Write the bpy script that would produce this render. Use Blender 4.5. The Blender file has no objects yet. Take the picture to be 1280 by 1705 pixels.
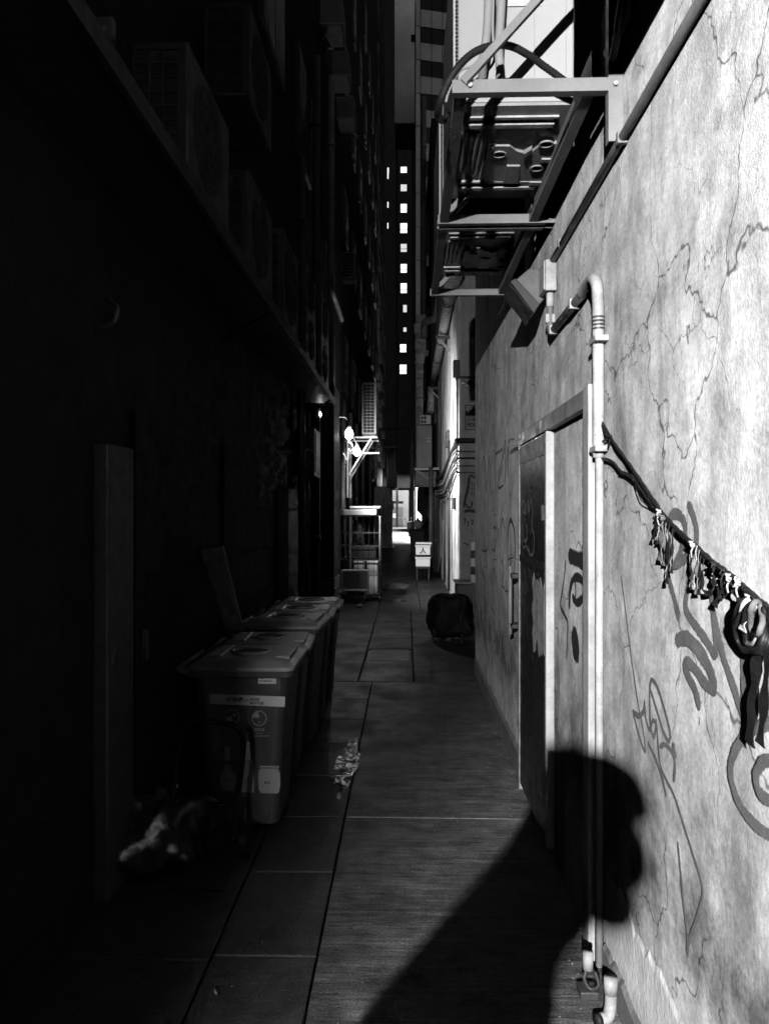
import bpy, math, random
from mathutils import Vector, Matrix, noise as MN
random.seed(7)
R = math.radians
SC = bpy.context.scene
COL = SC.collection

# ------------------------------------------------------------------ camera
EYE = 1.7
FPX = 1280.0                                   # focal length in photograph pixels
YAW = math.atan(36.0 / FPX)
cam_d = bpy.data.cameras.new('camera')
cam = bpy.data.objects.new('camera', cam_d)
COL.objects.link(cam)
cam.location = (0, 0, EYE)
cam.rotation_euler = (R(90), 0, YAW)
cam_d.sensor_fit = 'VERTICAL'
cam_d.sensor_height = 36
cam_d.lens = 36 * FPX / 1705.0
cam_d.clip_start = 0.02
cam_d.clip_end = 600
SC.camera = cam

# ------------------------------------------------------------------ world (night)
W = bpy.data.worlds.new('World')
SC.world = W
W.use_nodes = True
nt = W.node_tree
sky = nt.nodes.new('ShaderNodeTexSky')
sky.sky_type = 'NISHITA'
sky.sun_disc = False
sky.sun_elevation = R(-4)
sky.sun_rotation = R(200)
bw = nt.nodes.new('ShaderNodeRGBToBW')
nt.links.new(sky.outputs[0], bw.inputs[0])
nt.links.new(bw.outputs[0], nt.nodes['Background'].inputs[0])
nt.nodes['Background'].inputs[1].default_value = 0.5

# ------------------------------------------------------------------ exposure
vs = SC.view_settings
vs.view_transform = 'Standard'
vs.look = 'None'
vs.exposure = 3.0
vs.gamma = 1.0
cy = SC.cycles
cy.use_denoising = True
cy.denoising_input_passes = 'RGB_ALBEDO_NORMAL'
cy.use_adaptive_sampling = True
cy.adaptive_threshold = 0.015
cy.adaptive_min_samples = 12
try:
    cy.denoiser = 'OPENIMAGEDENOISE'
except Exception:
    pass
cy.max_bounces = 5
cy.diffuse_bounces = 0
cy.glossy_bounces = 3
cy.transmission_bounces = 4
cy.sample_clamp_indirect = 4

# ------------------------------------------------------------------ picture -> place helpers
def ray(px, py):
    c = (px - 640) / FPX
    z = (852.5 - py) / FPX
    return Vector((c * math.cos(YAW) - math.sin(YAW), c * math.sin(YAW) + math.cos(YAW), z))
def onx(px, py, X):                            # point on a wall plane x = X
    d = ray(px, py); t = X / d.x
    return Vector((X, d.y * t, EYE + d.z * t))
def onz(px, py, z):                            # point on a level plane
    d = ray(px, py); t = (z - EYE) / d.z
    return Vector((d.x * t, d.y * t, z))
def ony(px, py, Y):                            # point at depth Y
    d = ray(px, py); t = Y / d.y
    return Vector((d.x * t, Y, EYE + d.z * t))

# ------------------------------------------------------------------ materials (the place in greys)
MATS = {}
def g(v): return (v, v, v, 1)
class N:
    def __init__(s, name):
        s.m = bpy.data.materials.new(name); s.m.use_nodes = True
        s.t = s.m.node_tree; s.b = s.t.nodes['Principled BSDF']
        s.co = s.t.nodes.new('ShaderNodeTexCoord').outputs['Object']
    def n(s, t, **k):
        o = s.t.nodes.new(t)
        for a, b in k.items(): setattr(o, a, b)
        return o
    def l(s, a, b): s.t.links.new(a, b)
    def vec(s, scale):
        m = s.n('ShaderNodeMapping'); m.inputs['Scale'].default_value = scale
        s.l(s.co, m.inputs['Vector']); return m.outputs[0]
    def noise(s, sc, det=5, rough=.55, vec=None, dist=0):
        o = s.n('ShaderNodeTexNoise'); o.inputs['Scale'].default_value = sc
        o.inputs['Detail'].default_value = det; o.inputs['Roughness'].default_value = rough
        o.inputs['Distortion'].default_value = dist
        s.l(vec if vec else s.co, o.inputs['Vector']); return o.outputs[0]
    def ramp(s, x, a, b, va=0, vb=1):
        o = s.n('ShaderNodeMapRange'); s.l(x, o.inputs[0])
        for i, v in enumerate((a, b, va, vb)): o.inputs[i + 1].default_value = v
        return o.outputs[0]
    def math(s, op, a, b=None):
        o = s.n('ShaderNodeMath', operation=op)
        for i, v in enumerate((a, b)):
            if v is None: continue
            if isinstance(v, (int, float)): o.inputs[i].default_value = v
            else: s.l(v, o.inputs[i])
        return o.outputs[0]
    def mul(s, *xs):
        r = xs[0]
        for x in xs[1:]: r = s.math('MULTIPLY', r, x)
        return r
    def bump(s, h, strength, dist=.01):
        o = s.n('ShaderNodeBump'); o.inputs['Strength'].default_value = strength
        o.inputs['Distance'].default_value = dist
        s.l(h, o.inputs['Height']); s.l(o.outputs[0], s.b.inputs['Normal'])
    def col(s, x): s.l(x, s.b.inputs['Base Color'])
def mat(name, c, rough=.7, metal=0, var=.3, scale=4, bump=.15, bscale=70, streak=.0, spec=.4, emit=0):
    if name in MATS: return MATS[name]
    q = N(name)
    x = q.ramp(q.noise(scale, 4, .6), .3, .7, c * (1 - var), c * (1 + var * .6))
    sp = q.ramp(q.noise(scale * 12, 2, .6), .3, .75, 1 + var * .25, 1 - var * .35)
    x = q.mul(x, sp)
    if streak:
        st = q.noise(1, 4, .6, q.vec((14, 14, .7)))
        x = q.mul(x, q.ramp(st, .35, .7, 1.05, 1 - streak))
    q.col(x)
    rr = q.ramp(q.noise(scale * 3, 2), .3, .7, max(.04, rough - .12), min(1, rough + .12))
    q.l(rr, q.b.inputs['Roughness'])
    q.b.inputs['Metallic'].default_value = metal
    q.b.inputs['Specular IOR Level'].default_value = spec
    if bump: q.bump(q.noise(bscale, 2, .6), bump, .006)
    if emit:
        q.b.inputs['Emission Color'].default_value = g(1)
        q.b.inputs['Emission Strength'].default_value = emit
    MATS[name] = q.m
    return q.m

def plaster_mat():
    q = N('cracked_plaster')
    streak = q.noise(1, 5, .68, q.vec((4.5, 4.5, .7)), 1.2)
    big = q.noise(1.1, 4, .62, None, .4)
    mid = q.noise(5.5, 5, .72)
    fine = q.noise(60, 3, .75)
    x = q.ramp(big, .32, .66, .72, 1.0)
    x = q.mul(x, q.ramp(streak, .42, .68, 1.06, .70))
    x = q.mul(x, q.ramp(mid, .38, .66, 1.08, .62))
    blot = q.ramp(q.noise(2.4, 5, .75, None, .8), .52, .64, 0, .32)
    x = q.mul(x, q.math('SUBTRACT', 1, blot))
    x = q.mul(x, q.ramp(fine, .38, .72, 1.12, .74))
    # dark mould freckles and paler scuffs
    fre = q.ramp(q.noise(16, 4, .8), .62, .74, 0, .75)
    fre = q.mul(fre, q.ramp(q.noise(1.7, 2), .44, .62, 0, 1))
    x = q.mul(x, q.math('SUBTRACT', 1, fre))
    # splashed grime patches above the render coat
    sep = q.n('ShaderNodeSeparateXYZ'); q.l(q.co, sep.inputs[0])
    gz = q.mul(q.ramp(sep.outputs['Z'], .30, .55, 0, 1), q.ramp(sep.outputs['Z'], .65, 1.25, 1, 0))
    gz = q.mul(gz, q.ramp(q.noise(3.3, 5, .7), .34, .58, .1, .8))
    x = q.mul(x, q.math('SUBTRACT', 1, gz))
    # cracks: warped cell edges, broken up by noise
    w = q.n('ShaderNodeVectorMath', operation='MULTIPLY_ADD')
    nz = q.n('ShaderNodeTexNoise'); nz.inputs['Scale'].default_value = 3.2; nz.inputs['Detail'].default_value = 4
    q.l(q.co, nz.inputs['Vector'])
    q.l(nz.outputs['Color'], w.inputs[0]); w.inputs[1].default_value = (.38, .38, .38); q.l(q.co, w.inputs[2])
    def crack(scale, wid, vecscale):
        m = q.n('ShaderNodeMapping'); m.inputs['Scale'].default_value = vecscale
        q.l(w.outputs[0], m.inputs['Vector'])
        v = q.n('ShaderNodeTexVoronoi', feature='DISTANCE_TO_EDGE'); v.inputs['Scale'].default_value = scale
        q.l(m.outputs[0], v.inputs['Vector'])
        return q.ramp(v.outputs['Distance'], 0, wid, 1, 0)
    brk = q.noise(1.6, 3)
    c1 = q.mul(crack(1.75, .0075, (1, 1, .7)), q.ramp(brk, .36, .48, .15, 1))
    c2 = q.mul(crack(3.9, .0085, (1, 1, .75)), q.ramp(brk, .48, .58, 0, .8))
    cr = q.math('MINIMUM', q.mul(q.math('MAXIMUM', c1, c2), q.ramp(q.noise(30, 2, .7), .3, .6, .55, 1.5)), 1.0)
    x = q.mul(x, q.math('SUBTRACT', 1, q.mul(cr, .74)))
    q.col(x)
    q.b.inputs['Roughness'].default_value = .85
    q.b.inputs['Specular IOR Level'].default_value = .25
    h = q.math('ADD', q.mul(q.noise(110, 2, .8), 1.0), q.mul(q.noise(7, 3, .7), .6))
    q.bump(h, .17, .012)
    MATS['plaster'] = q.m
    return q.m
def concrete_mat(name, lo, hi, brush, wet=.0):
    q = N(name)
    big = q.noise(1.3, 4, .65)
    mid = q.noise(7, 4, .7)
    fine = q.noise(110, 3, .7)
    lines = q.noise(1, 4, .78, q.vec((3.6, 40, 1)), .3)
    lines2 = q.noise(1, 2, .6, q.vec((.7, 11, 1)))
    x = q.ramp(big, .3, .7, lo, hi)
    x = q.mul(x, q.ramp(mid, .35, .7, .6, 1.35))
    x = q.mul(x, q.ramp(fine, .35, .75, .55, 1.8))
    x = q.mul(x, q.ramp(lines, .36, .68, 1 - brush * .9, 1 + brush * 1.3))
    x = q.mul(x, q.ramp(lines2, .35, .7, 1 - brush * .3, 1 + brush * .4))
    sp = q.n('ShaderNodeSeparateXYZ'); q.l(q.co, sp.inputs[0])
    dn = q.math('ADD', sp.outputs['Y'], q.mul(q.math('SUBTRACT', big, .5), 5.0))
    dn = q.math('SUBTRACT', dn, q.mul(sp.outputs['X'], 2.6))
    far_shade = q.mul(q.ramp(dn, 3.4, 6.0, 0, 1), q.ramp(mid, .3, .6, .75, 1))  # ground's fade into shade down the alley, painted into the colour
    x = q.mul(x, q.ramp(far_shade, 0, 1, 1, .15))
    # gum spots and old spills
    vo = q.n('ShaderNodeTexVoronoi'); vo.inputs['Scale'].default_value = 5.5; q.l(q.co, vo.inputs['Vector'])
    x = q.mul(x, q.ramp(q.math('ADD', vo.outputs['Distance'], q.mul(mid, .10)), .10, .13, .55, 1))
    q.col(x)
    q.l(q.math('SUBTRACT', q.ramp(q.noise(2.2, 3, .7), .35, .65, .6 - wet, .85), q.mul(far_shade, .2)), q.b.inputs['Roughness'])
    q.b.inputs['Specular IOR Level'].default_value = .35
    h = q.math('ADD', q.mul(lines, 2.2 * brush), q.mul(fine, .7))
    h = q.math('ADD', h, q.mul(mid, .5))
    q.bump(h, .5, .012)
    MATS[name] = q.m
    return q.m
def puddle_mat():
    q = N('wet_ground')
    q.b.inputs['Base Color'].default_value = g(.01)
    q.b.inputs['Roughness'].default_value = .02
    q.b.inputs['Specular IOR Level'].default_value = .8
    h = q.math('ADD', q.noise(24, 3, .7), q.mul(q.noise(130, 2, .8), .55))
    q.bump(h, .12, .02)
    q.l(q.ramp(q.math('ADD', q.noise(55, 3, .8), q.mul(q.noise(9, 2, .6), .5)), .74, .80, 0, 1), q.b.inputs['Alpha'])
    MATS['puddle'] = q.m
    return q.m
def paint_mat(name, c):
    q = N(name)
    x = q.ramp(q.noise(9, 3, .7), .3, .75, c * .75, c * 1.35)
    q.col(q.mul(x, q.ramp(q.noise(120, 2, .7), .5, .8, 1, 1.7)))
    q.b.inputs['Roughness'].default_value = .7
    at = q.n('ShaderNodeAttribute'); at.attribute_name = 'edge'
    e = q.math('ADD', at.outputs['Fac'], q.mul(q.math('SUBTRACT', q.noise(95, 3, .8), .5), 1.1))
    e = q.math('ADD', e, q.mul(q.math('SUBTRACT', q.noise(14, 2, .6), .55), .5))
    q.l(q.ramp(e, -.06, .14, 0, .98), q.b.inputs['Alpha'])
    MATS[name] = q.m
    return q.m

PLASTER = plaster_mat()
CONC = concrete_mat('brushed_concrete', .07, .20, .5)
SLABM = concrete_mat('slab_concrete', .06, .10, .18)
PUDDLE = puddle_mat()
GREYPAINT = paint_mat('grey_spray_paint', .135)
BLACKPAINT = paint_mat('black_spray_paint', .012)
FAINTPAINT = paint_mat('faded_spray_paint', .1)
WHITEPAINT = paint_mat('pale_marker_paint', .25)
SKIRT = mat('skirting_render', .8, .85, var=.3, scale=7, bump=.5, bscale=45)
DARKBASE = mat('dark_base_render', .2, .85, var=.35, scale=7, bump=.4, bscale=45)
STEEL = mat('galvanised_steel', .2, .55, 0, var=.2, scale=6, bump=.06)
PALEMETAL = mat('pale_painted_metal', .5, .55, 0, var=.32, scale=5, bump=.12, streak=.35)
DARKMETAL = mat('dark_painted_metal', .022, .5, var=.35, bump=.08)
DOORDARK = mat('dark_door_sheet', .022, .38, var=.5, scale=5, bump=.12, streak=.3)
ACWHITE = mat('ac_white_casing', .36, .5, var=.08, scale=2, bump=.03)
ACGREY = mat('ac_grey_casing', .12, .6, var=.2, bump=.04)
ACDARK = mat('grimy_ac_casing', .038, .6, var=.3, bump=.05)
PAN = mat('ac_base_pan', .3, .45, var=.25, scale=8, bump=.05)
TRUCK = mat('hand_truck_black', .006, .7, spec=.08, bump=0)
BLACK = mat('black_rubber', .008, .65, var=.3, bump=.1)
HOLE = mat('dark_hole', .004, .9, var=0, bump=0)
PIPEW = mat('pale_plastic_pipe', .46, .55, var=.4, scale=7, bump=.12, streak=.3)
PIPEG = mat('grey_pipe', .17, .55, var=.3, scale=6, bump=.1, streak=.2)
PIPED = mat('dark_pipe', .05, .5, var=.4, scale=6, bump=.15, streak=.2)
INSUL = mat('pipe_insulation', .28, .7, var=.15, bump=.1)
SCRAP = mat('torn_paper', .34, .85, var=.45, scale=14, bump=.3)
CLOTH = mat('pale_rag', .4, .9, var=.2, bump=.4, bscale=120)
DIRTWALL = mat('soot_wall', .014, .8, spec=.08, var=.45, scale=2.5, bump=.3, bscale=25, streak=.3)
DIRTWALL2 = mat('grimy_tile_wall', .03, .7, spec=.08, var=.4, scale=3, bump=.2, bscale=25, streak=.3)
DARKDOOR = mat('dark_shutter', .008, .8, spec=.08, var=.4, bump=.1, streak=.3)
PALEPOST = mat('pale_pillar', .12, .7, var=.3, bump=.15, streak=.2)
BINM = mat('bin_plastic', .075, .5, var=.15, scale=5, bump=.08, streak=.1)
LIDM = mat('bin_lid_plastic', .42, .5, var=.25, scale=6, bump=.1)
STICK = mat('sticker_white', .8, .6, var=.1, bump=0)
STICKD = mat('sticker_grey', .45, .6, var=.1, bump=0)
INK = mat('sticker_ink', .03, .7, var=.1, bump=0)
BAG = mat('black_plastic_bag', .006, .7, spec=.12, var=.3, bump=.25, bscale=20)
CLEARBAG = mat('pale_plastic_bag', .12, .35, var=.6, scale=16, bump=.5, bscale=30)
FOAM = mat('white_foam', .75, .7, var=.07, bump=.15)
FOAMG = mat('grey_foam', .5, .7, var=.1, bump=.1)
BWALL = mat('white_side_wall', .62, .8, var=.6, scale=1.6, bump=.3, bscale=20, streak=.6)
BFACE = mat('grey_end_wall', .24, .75, var=.25, scale=2.5, bump=.2, bscale=20, streak=.15)
TOWER = mat('tower_cladding', .75, .7, var=.15, scale=.6, bump=0)
TOWERD = mat('tower_dark', .02, .8, var=.3, scale=.5, bump=0)
TOWERG = mat('tower_glass', .012, .25, var=.2, scale=.5, bump=0)
STREETW = mat('street_wall', .35, .8, var=.2, scale=.8, bump=.1)
ROADM = mat('street_asphalt', .3, .7, var=.3, scale=.8, bump=.2, bscale=10)
SKIN = mat('skin', .35, .6, var=.05, bump=0)
JACKET = mat('jacket', .03, .85, var=.2, bump=.2)
HAIR = mat('hair', .01, .6, var=.2, bump=.2)
BULB = mat('lit_bulb', .8, .5, var=0, bump=0, emit=4)
LITWIN2 = mat('dim_lit_window', .6, .6, var=.1, scale=1, bump=0, emit=.09)
LITWIN = mat('lit_window', .6, .6, var=.1, scale=1, bump=0, emit=.22)
CHAR = mat('sign_letters', .95, .6, var=.15, scale=6, bump=0)
SIGNB = mat('sign_board', .55, .7, var=.3, scale=5, bump=.1)

# ------------------------------------------------------------------ geometry helpers
def smooth_path(pts, k=6):
    pts = [Vector(p) for p in pts]
    if len(pts) < 3: return pts
    out = []
    P = [pts[0] * 2 - pts[1]] + pts + [pts[-1] * 2 - pts[-2]]
    for i in range(1, len(P) - 2):
        a, b, c, d = P[i - 1:i + 3]
        for j in range(k):
            t = j / k
            out.append(.5 * ((2 * b) + (c - a) * t + (2 * a - 5 * b + 4 * c - d) * t * t + (3 * b - a - 3 * c + d) * t ** 3))
    out.append(pts[-1])
    return out
class MB:
    def __init__(s): s.v = []; s.f = []; s.e = []
    def add(s, vs, fs):
        o = len(s.v); s.v += [Vector(p) for p in vs]; s.f += [tuple(i + o for i in q) for q in fs]; return s
    def box(s, x0, x1, y0, y1, z0, z1):
        if x0 > x1: x0, x1 = x1, x0
        if y0 > y1: y0, y1 = y1, y0
        if z0 > z1: z0, z1 = z1, z0
        return s.add([(x0, y0, z0), (x1, y0, z0), (x1, y1, z0), (x0, y1, z0), (x0, y0, z1), (x1, y0, z1), (x1, y1, z1), (x0, y1, z1)],
                     [(3, 2, 1, 0), (4, 5, 6, 7), (0, 1, 5, 4), (1, 2, 6, 5), (2, 3, 7, 6), (3, 0, 4, 7)])
    def bar(s, p, q, w, h, up=(0, 0, 1)):
        p, q = Vector(p), Vector(q); d = (q - p).normalized(); up = Vector(up)
        a = d.cross(up)
        if a.length < 1e-4: a = d.cross(Vector((1, 0, 0)))
        a.normalize(); b = a.cross(d)
        vs = [e + a * (i * w / 2) + b * (j * h / 2) for e in (p, q) for i, j in ((-1, -1), (1, -1), (1, 1), (-1, 1))]
        return s.add(vs, [(3, 2, 1, 0), (4, 5, 6, 7), (0, 1, 5, 4), (1, 2, 6, 5), (2, 3, 7, 6), (3, 0, 4, 7)])
    def tube(s, pts, r, n=10, caps=True, closed=False):
        pts = [Vector(p) for p in pts]; m = len(pts)
        rs = r if isinstance(r, (list, tuple)) else [r] * m
        o = len(s.v); ref = None
        for i, p in enumerate(pts):
            if closed: t = pts[(i + 1) % m] - pts[i - 1]
            else: t = pts[min(i + 1, m - 1)] - pts[max(i - 1, 0)]
            t.normalize()
            if ref is None:
                ref = t.cross(Vector((0, 0, 1)))
                if ref.length < .05: ref = t.cross(Vector((1, 0, 0)))
            ref = (ref - t * ref.dot(t)).normalized()
            b = t.cross(ref)
            for k in range(n):
                a = 2 * math.pi * k / n
                s.v.append(p + (ref * math.cos(a) + b * math.sin(a)) * rs[i])
        L = m if closed else m - 1
        for i in range(L):
            for k in range(n):
                a = o + i * n + k; b = o + i * n + (k + 1) % n
                c = o + ((i + 1) % m) * n + (k + 1) % n; d = o + ((i + 1) % m) * n + k
                s.f.append((a, b, c, d))
        if caps and not closed:
            s.f.append(tuple(o + k for k in range(n))[::-1]); s.f.append(tuple(o + (m - 1) * n + k for k in range(n)))
        return s
    def prism(s, poly, vec):                   # planar polygon pushed along vec
        n = len(poly); vec = Vector(vec)
        vs = [Vector(p) for p in poly] + [Vector(p) + vec for p in poly]
        return s.add(vs, [tuple(range(n))[::-1], tuple(range(n, 2 * n))] + [(i, (i + 1) % n, n + (i + 1) % n, n + i) for i in range(n)])
    def sphere(s, c, r, nu=14, nv=9, jit=0):
        c = Vector(c); r = Vector(r) if hasattr(r, '__len__') else Vector((r, r, r)); o = len(s.v)
        for i in range(nv + 1):
            a = math.pi * i / nv
            for k in range(nu):
                b = 2 * math.pi * k / nu; q = 1 + random.uniform(-jit, jit)
                s.v.append(c + Vector((math.sin(a) * math.cos(b) * r.x, math.sin(a) * math.sin(b) * r.y, math.cos(a) * r.z)) * q)
        for i in range(nv):
            for k in range(nu):
                s.f.append((o + i * nu + k, o + (i + 1) * nu + k, o + (i + 1) * nu + (k + 1) % nu, o + i * nu + (k + 1) % nu))
        return s
    def disc(s, c, axis, r, n=18, r2=None, depth=0):
        c = Vector(c); ax = Vector(axis).normalized()
        a = ax.cross(Vector((0, 0, 1)))
        if a.length < .1: a = ax.cross(Vector((1, 0, 0)))
        a.normalize(); b = ax.cross(a); r2 = r if r2 is None else r2
        p = [c + (a * math.cos(2 * math.pi * k / n) * r + b * math.sin(2 * math.pi * k / n) * r2) for k in range(n)]
        if depth: return s.prism(p, ax * depth)
        return s.add(p, [tuple(range(n))])
    def build(s, name, m, parent=None, smooth=False, bevel=0, seg=2):
        if parent is not None: org = Vector(parent['_w'])
        else:
            xs = [p.x for p in s.v]; ys = [p.y for p in s.v]; zs = [p.z for p in s.v]
            org = Vector(((min(xs) + max(xs)) / 2, (min(ys) + max(ys)) / 2, min(zs)))
        me = bpy.data.meshes.new(name)
        me.from_pydata([p - org for p in s.v], [], s.f)
        me.materials.append(m)
        if s.e and len(s.e) == len(s.v): me.attributes.new('edge', 'FLOAT', 'POINT').data.foreach_set('value', s.e)
        if smooth: me.polygons.foreach_set('use_smooth', [True] * len(me.polygons))
        me.update()
        o = bpy.data.objects.new(name, me); COL.objects.link(o)
        if parent is not None: o.parent = parent
        else: o.location = org
        o['_w'] = list(org)
        if bevel:
            b = o.modifiers.new('bevel', 'BEVEL'); b.width = bevel; b.segments = seg; b.limit_method = 'ANGLE'
        return o
def tag(o, label=None, cat=None, group=None, kind=None):
    if label: o['label'] = label
    if cat: o['category'] = cat
    if group: o['group'] = group
    if kind: o['kind'] = kind
    return o
def thing(name, loc, label, cat, group=None):
    e = bpy.data.objects.new(name, None); COL.objects.link(e)
    e.location = loc; e['_w'] = list(loc); e.empty_display_size = .1
    return tag(e, label, cat, group)
def copy_tree(o, parent=None):
    c = o.copy(); COL.objects.link(c)
    if parent is not None: c.parent = parent
    for ch in [x for x in COL.objects if x.parent == o]: copy_tree(ch, c)
    return c
def shift(o, d): o.location = Vector(o.location) + Vector(d); return o
def quick(name, mb, m, label, cat, **k):
    grp = k.pop('group', None)
    return tag(mb.build(name, m, **k), label, cat, grp)
def text_mesh(body, size, origin, xdir, ydir, m, parent, name='lettering', bold=.0, align='CENTER', depth=.0015):
    c = bpy.data.curves.new('t', 'FONT'); c.body = body; c.size = size
    c.align_x = align; c.align_y = 'CENTER'; c.offset = bold; c.extrude = depth; c.resolution_u = 3
    o = bpy.data.objects.new('t', c); COL.objects.link(o)
    bpy.context.view_layer.update()
    dg = bpy.context.evaluated_depsgraph_get()
    me = bpy.data.meshes.new_from_object(o.evaluated_get(dg))
    bpy.data.objects.remove(o)
    x = Vector(xdir).normalized(); y = Vector(ydir).normalized(); z = x.cross(y)
    org = Vector(parent['_w'])
    M = Matrix((x, y, z)).transposed().to_4x4()
    M.translation = Vector(origin) - org
    me.transform(M)
    me.materials.clear(); me.materials.append(m); me.name = name
    q = bpy.data.objects.new(name, me); COL.objects.link(q); q.parent = parent; q['_w'] = list(org)
    return q
def stroke(mb, pts, w, nrm, off, k=7, taper=True, vary=.12):
    """flat ribbon through pts (already on a plane), width w, lifted by off along nrm"""
    p = smooth_path(pts, k); n = len(p); nrm = Vector(nrm); o = len(mb.v)
    ph = random.random() * 9
    for i, c in enumerate(p):
        t = p[min(i + 1, n - 1)] - p[max(i - 1, 0)]; t.normalize()
        s = t.cross(nrm).normalized()
        ww = w / 2 * (1 + vary * math.sin(i * .55 + ph) * .6 + random.uniform(-vary, vary) * .35)
        if taper:
            e = min(i, n - 1 - i)
            if e == 0: ww *= .35
            elif e == 1: ww *= .8
        l = nrm * (off + .0004 * i / n)
        mb.v += [c + s * ww * .98 + l, c + l, c - s * ww * .98 + l]; mb.e += [0.0, 1.0 if 0 < i < n - 1 else .4, 0.0]
    for i in range(n - 1):
        a = o + 3 * i
        mb.f += [(a, a + 1, a + 4, a + 3), (a + 1, a + 2, a + 5, a + 4)]
def ring_path(path, pitch):
    """resample a path evenly"""
    L = [0]
    for a, b in zip(path, path[1:]): L.append(L[-1] + (b - a).length)
    n = max(2, int(L[-1] / pitch)); out = []; j = 0
    for i in range(n + 1):
        t = L[-1] * i / n
        while j < len(path) - 2 and L[j + 1] < t: j += 1
        u = (t - L[j]) / max(1e-6, L[j + 1] - L[j]); out.append(path[j].lerp(path[j + 1], u))
    return out
def ribbed(mb, pts, r, pitch=.005, depth=.12, n=12):
    p = ring_path(smooth_path(pts, 10), pitch)
    mb.tube(p, [r * (1 + (depth if i % 2 else -depth * .5)) for i in range(len(p))], n)

XR = .73       # face of the plaster wall
XL = -1.36     # face of the left buildings

# ================================================================== GROUND
base = MB().box(-60, 60, -12, 140, -.6, -.03)
tag(base.build('ground', DIRTWALL2), kind='structure')
pav = bpy.data.objects.new('alley_pavement', None); COL.objects.link(pav); pav['_w'] = [0, 0, 0]
pav['kind'] = 'structure'
def slab(x0, x1, y0, y1, m, name='concrete_slab', gap=.006, top=0.0, tilt=0.0):
    b = MB().box(x0 + gap, x1 - gap, y0 + gap, y1 - gap, -.05, top)
    for v in b.v:
        if v.z > -.01: v.z += tilt * (v.x - x0) + random.uniform(-.0012, .0012)
    return b.build(name, m, pav, bevel=.006)
# brushed bays along the right wall
ys = [-4.0, -.9, 4.28, 7.7]
for a, b in zip(ys, ys[1:]):
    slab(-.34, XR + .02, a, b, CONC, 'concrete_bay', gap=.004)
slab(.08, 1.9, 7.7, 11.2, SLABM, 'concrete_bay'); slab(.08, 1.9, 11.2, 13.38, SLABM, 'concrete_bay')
MB().box(-.33, XR, 4.272, 4.290, -.01, .0035).build('joint_highlight', mat('pale_joint_edge', .17, .9, var=.5, scale=20, bump=.5), pav, bevel=.003)  # raised joint ridge, its lit edge painted in as pale colour
# trench cover slabs on the left of the walkway
ys = [-.9, .3, 1.0, 1.66, 2.31, 2.93, 3.62, 4.28, 4.95, 5.62, 6.3, 6.98, 7.7]
for i, (a, b) in enumerate(zip(ys, ys[1:])):
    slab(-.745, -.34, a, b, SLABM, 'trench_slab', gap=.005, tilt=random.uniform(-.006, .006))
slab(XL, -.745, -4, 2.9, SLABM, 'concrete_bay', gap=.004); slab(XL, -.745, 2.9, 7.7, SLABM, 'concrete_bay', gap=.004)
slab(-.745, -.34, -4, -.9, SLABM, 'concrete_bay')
# service covers in the middle of the walkway
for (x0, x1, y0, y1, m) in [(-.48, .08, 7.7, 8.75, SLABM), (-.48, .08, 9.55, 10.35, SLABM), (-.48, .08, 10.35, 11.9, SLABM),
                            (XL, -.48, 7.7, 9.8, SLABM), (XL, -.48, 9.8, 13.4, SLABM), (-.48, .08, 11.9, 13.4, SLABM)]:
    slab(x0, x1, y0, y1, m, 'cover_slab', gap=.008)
gr = MB(); gr.box(-.46, .06, 8.78, 9.52, -.05, -.012); gb = gr.build('drain_cover', DARKMETAL, pav)
for k in range(9):
    y = 8.84 + k * .075
    MB().box(-.43, .03, y, y + .035, -.015, .004).build('drain_bar', STEEL, pav)
y = 13.4
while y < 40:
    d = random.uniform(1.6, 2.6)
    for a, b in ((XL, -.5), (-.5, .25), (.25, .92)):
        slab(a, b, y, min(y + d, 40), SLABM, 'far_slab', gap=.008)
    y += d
st = MB().box(-40, 40, 40, 88, -.3, -.004)
tag(st.build('street', ROADM), kind='structure')
# wet patches (irregular thin sheets of water)
def wet(name, cx, cy, rx, ry, label):
    n = 26; p = []
    for k in range(n):
        a = 2 * math.pi * k / n; q = random.uniform(.65, 1.15)
        p.append(Vector((cx + math.cos(a) * rx * q, cy + math.sin(a) * ry * q, .004)))
    b = MB().prism(p, (0, 0, .0015))
    tag(b.build(name, PUDDLE), label, 'puddle')
wet('puddle', -.40, 5.22, .075, .62, 'sparkling wet streak beside the foot of the bins')
wet('puddle', -.25, 17.6, .42, .9, 'wet patch shining in mid alley beyond the dark covered bundle')
wet('puddle', -.3, 14.6, .3, .45, 'smaller wet patch nearer the bins than the mid alley one')
# litter
def litter(px, py, l, w, a, label, m=CLOTH):
    p = onz(px, py, .008); d = Vector((math.cos(a), math.sin(a), 0)) * l / 2
    quick('cigarette_end', MB().tube([p - d, p + d * .2, p + d], w / 2, 8), m, label, 'litter', smooth=True)
gt = MB(); rnd = random.Random(11)
for k in range(520):
    if k < 300: x = XR - abs(rnd.gauss(0, .10)) - .02; y = rnd.uniform(1.6, 8)
    else: x = rnd.uniform(-.7, .7); y = rnd.uniform(1.8, 9)
    r = rnd.uniform(.0015, .0045); o = len(gt.v)
    P = [(x - r, y, .0005), (x, y - r * rnd.uniform(.6, 1.4), .0005), (x + r, y, .0005), (x, y + r * rnd.uniform(.6, 1.4), .0005), (x + rnd.uniform(-.4, .4) * r, y, r * rnd.uniform(.6, 1.2))]
    gt.add(P, [(0, 1, 4), (1, 2, 4), (2, 3, 4), (3, 0, 4)])
tag(gt.build('grit', mat('pale_grit', .35, .8, var=.6, scale=30, bump=0)), 'loose grit scattered over the brushed concrete', 'grit', kind='stuff')
litter(691, 1617, .05, .009, 2.3, 'white cigarette end on the brushed concrete bay')
litter(359, 1651, .028, .009, 2.0, 'white cigarette end on the trench slab at lower left')
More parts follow.
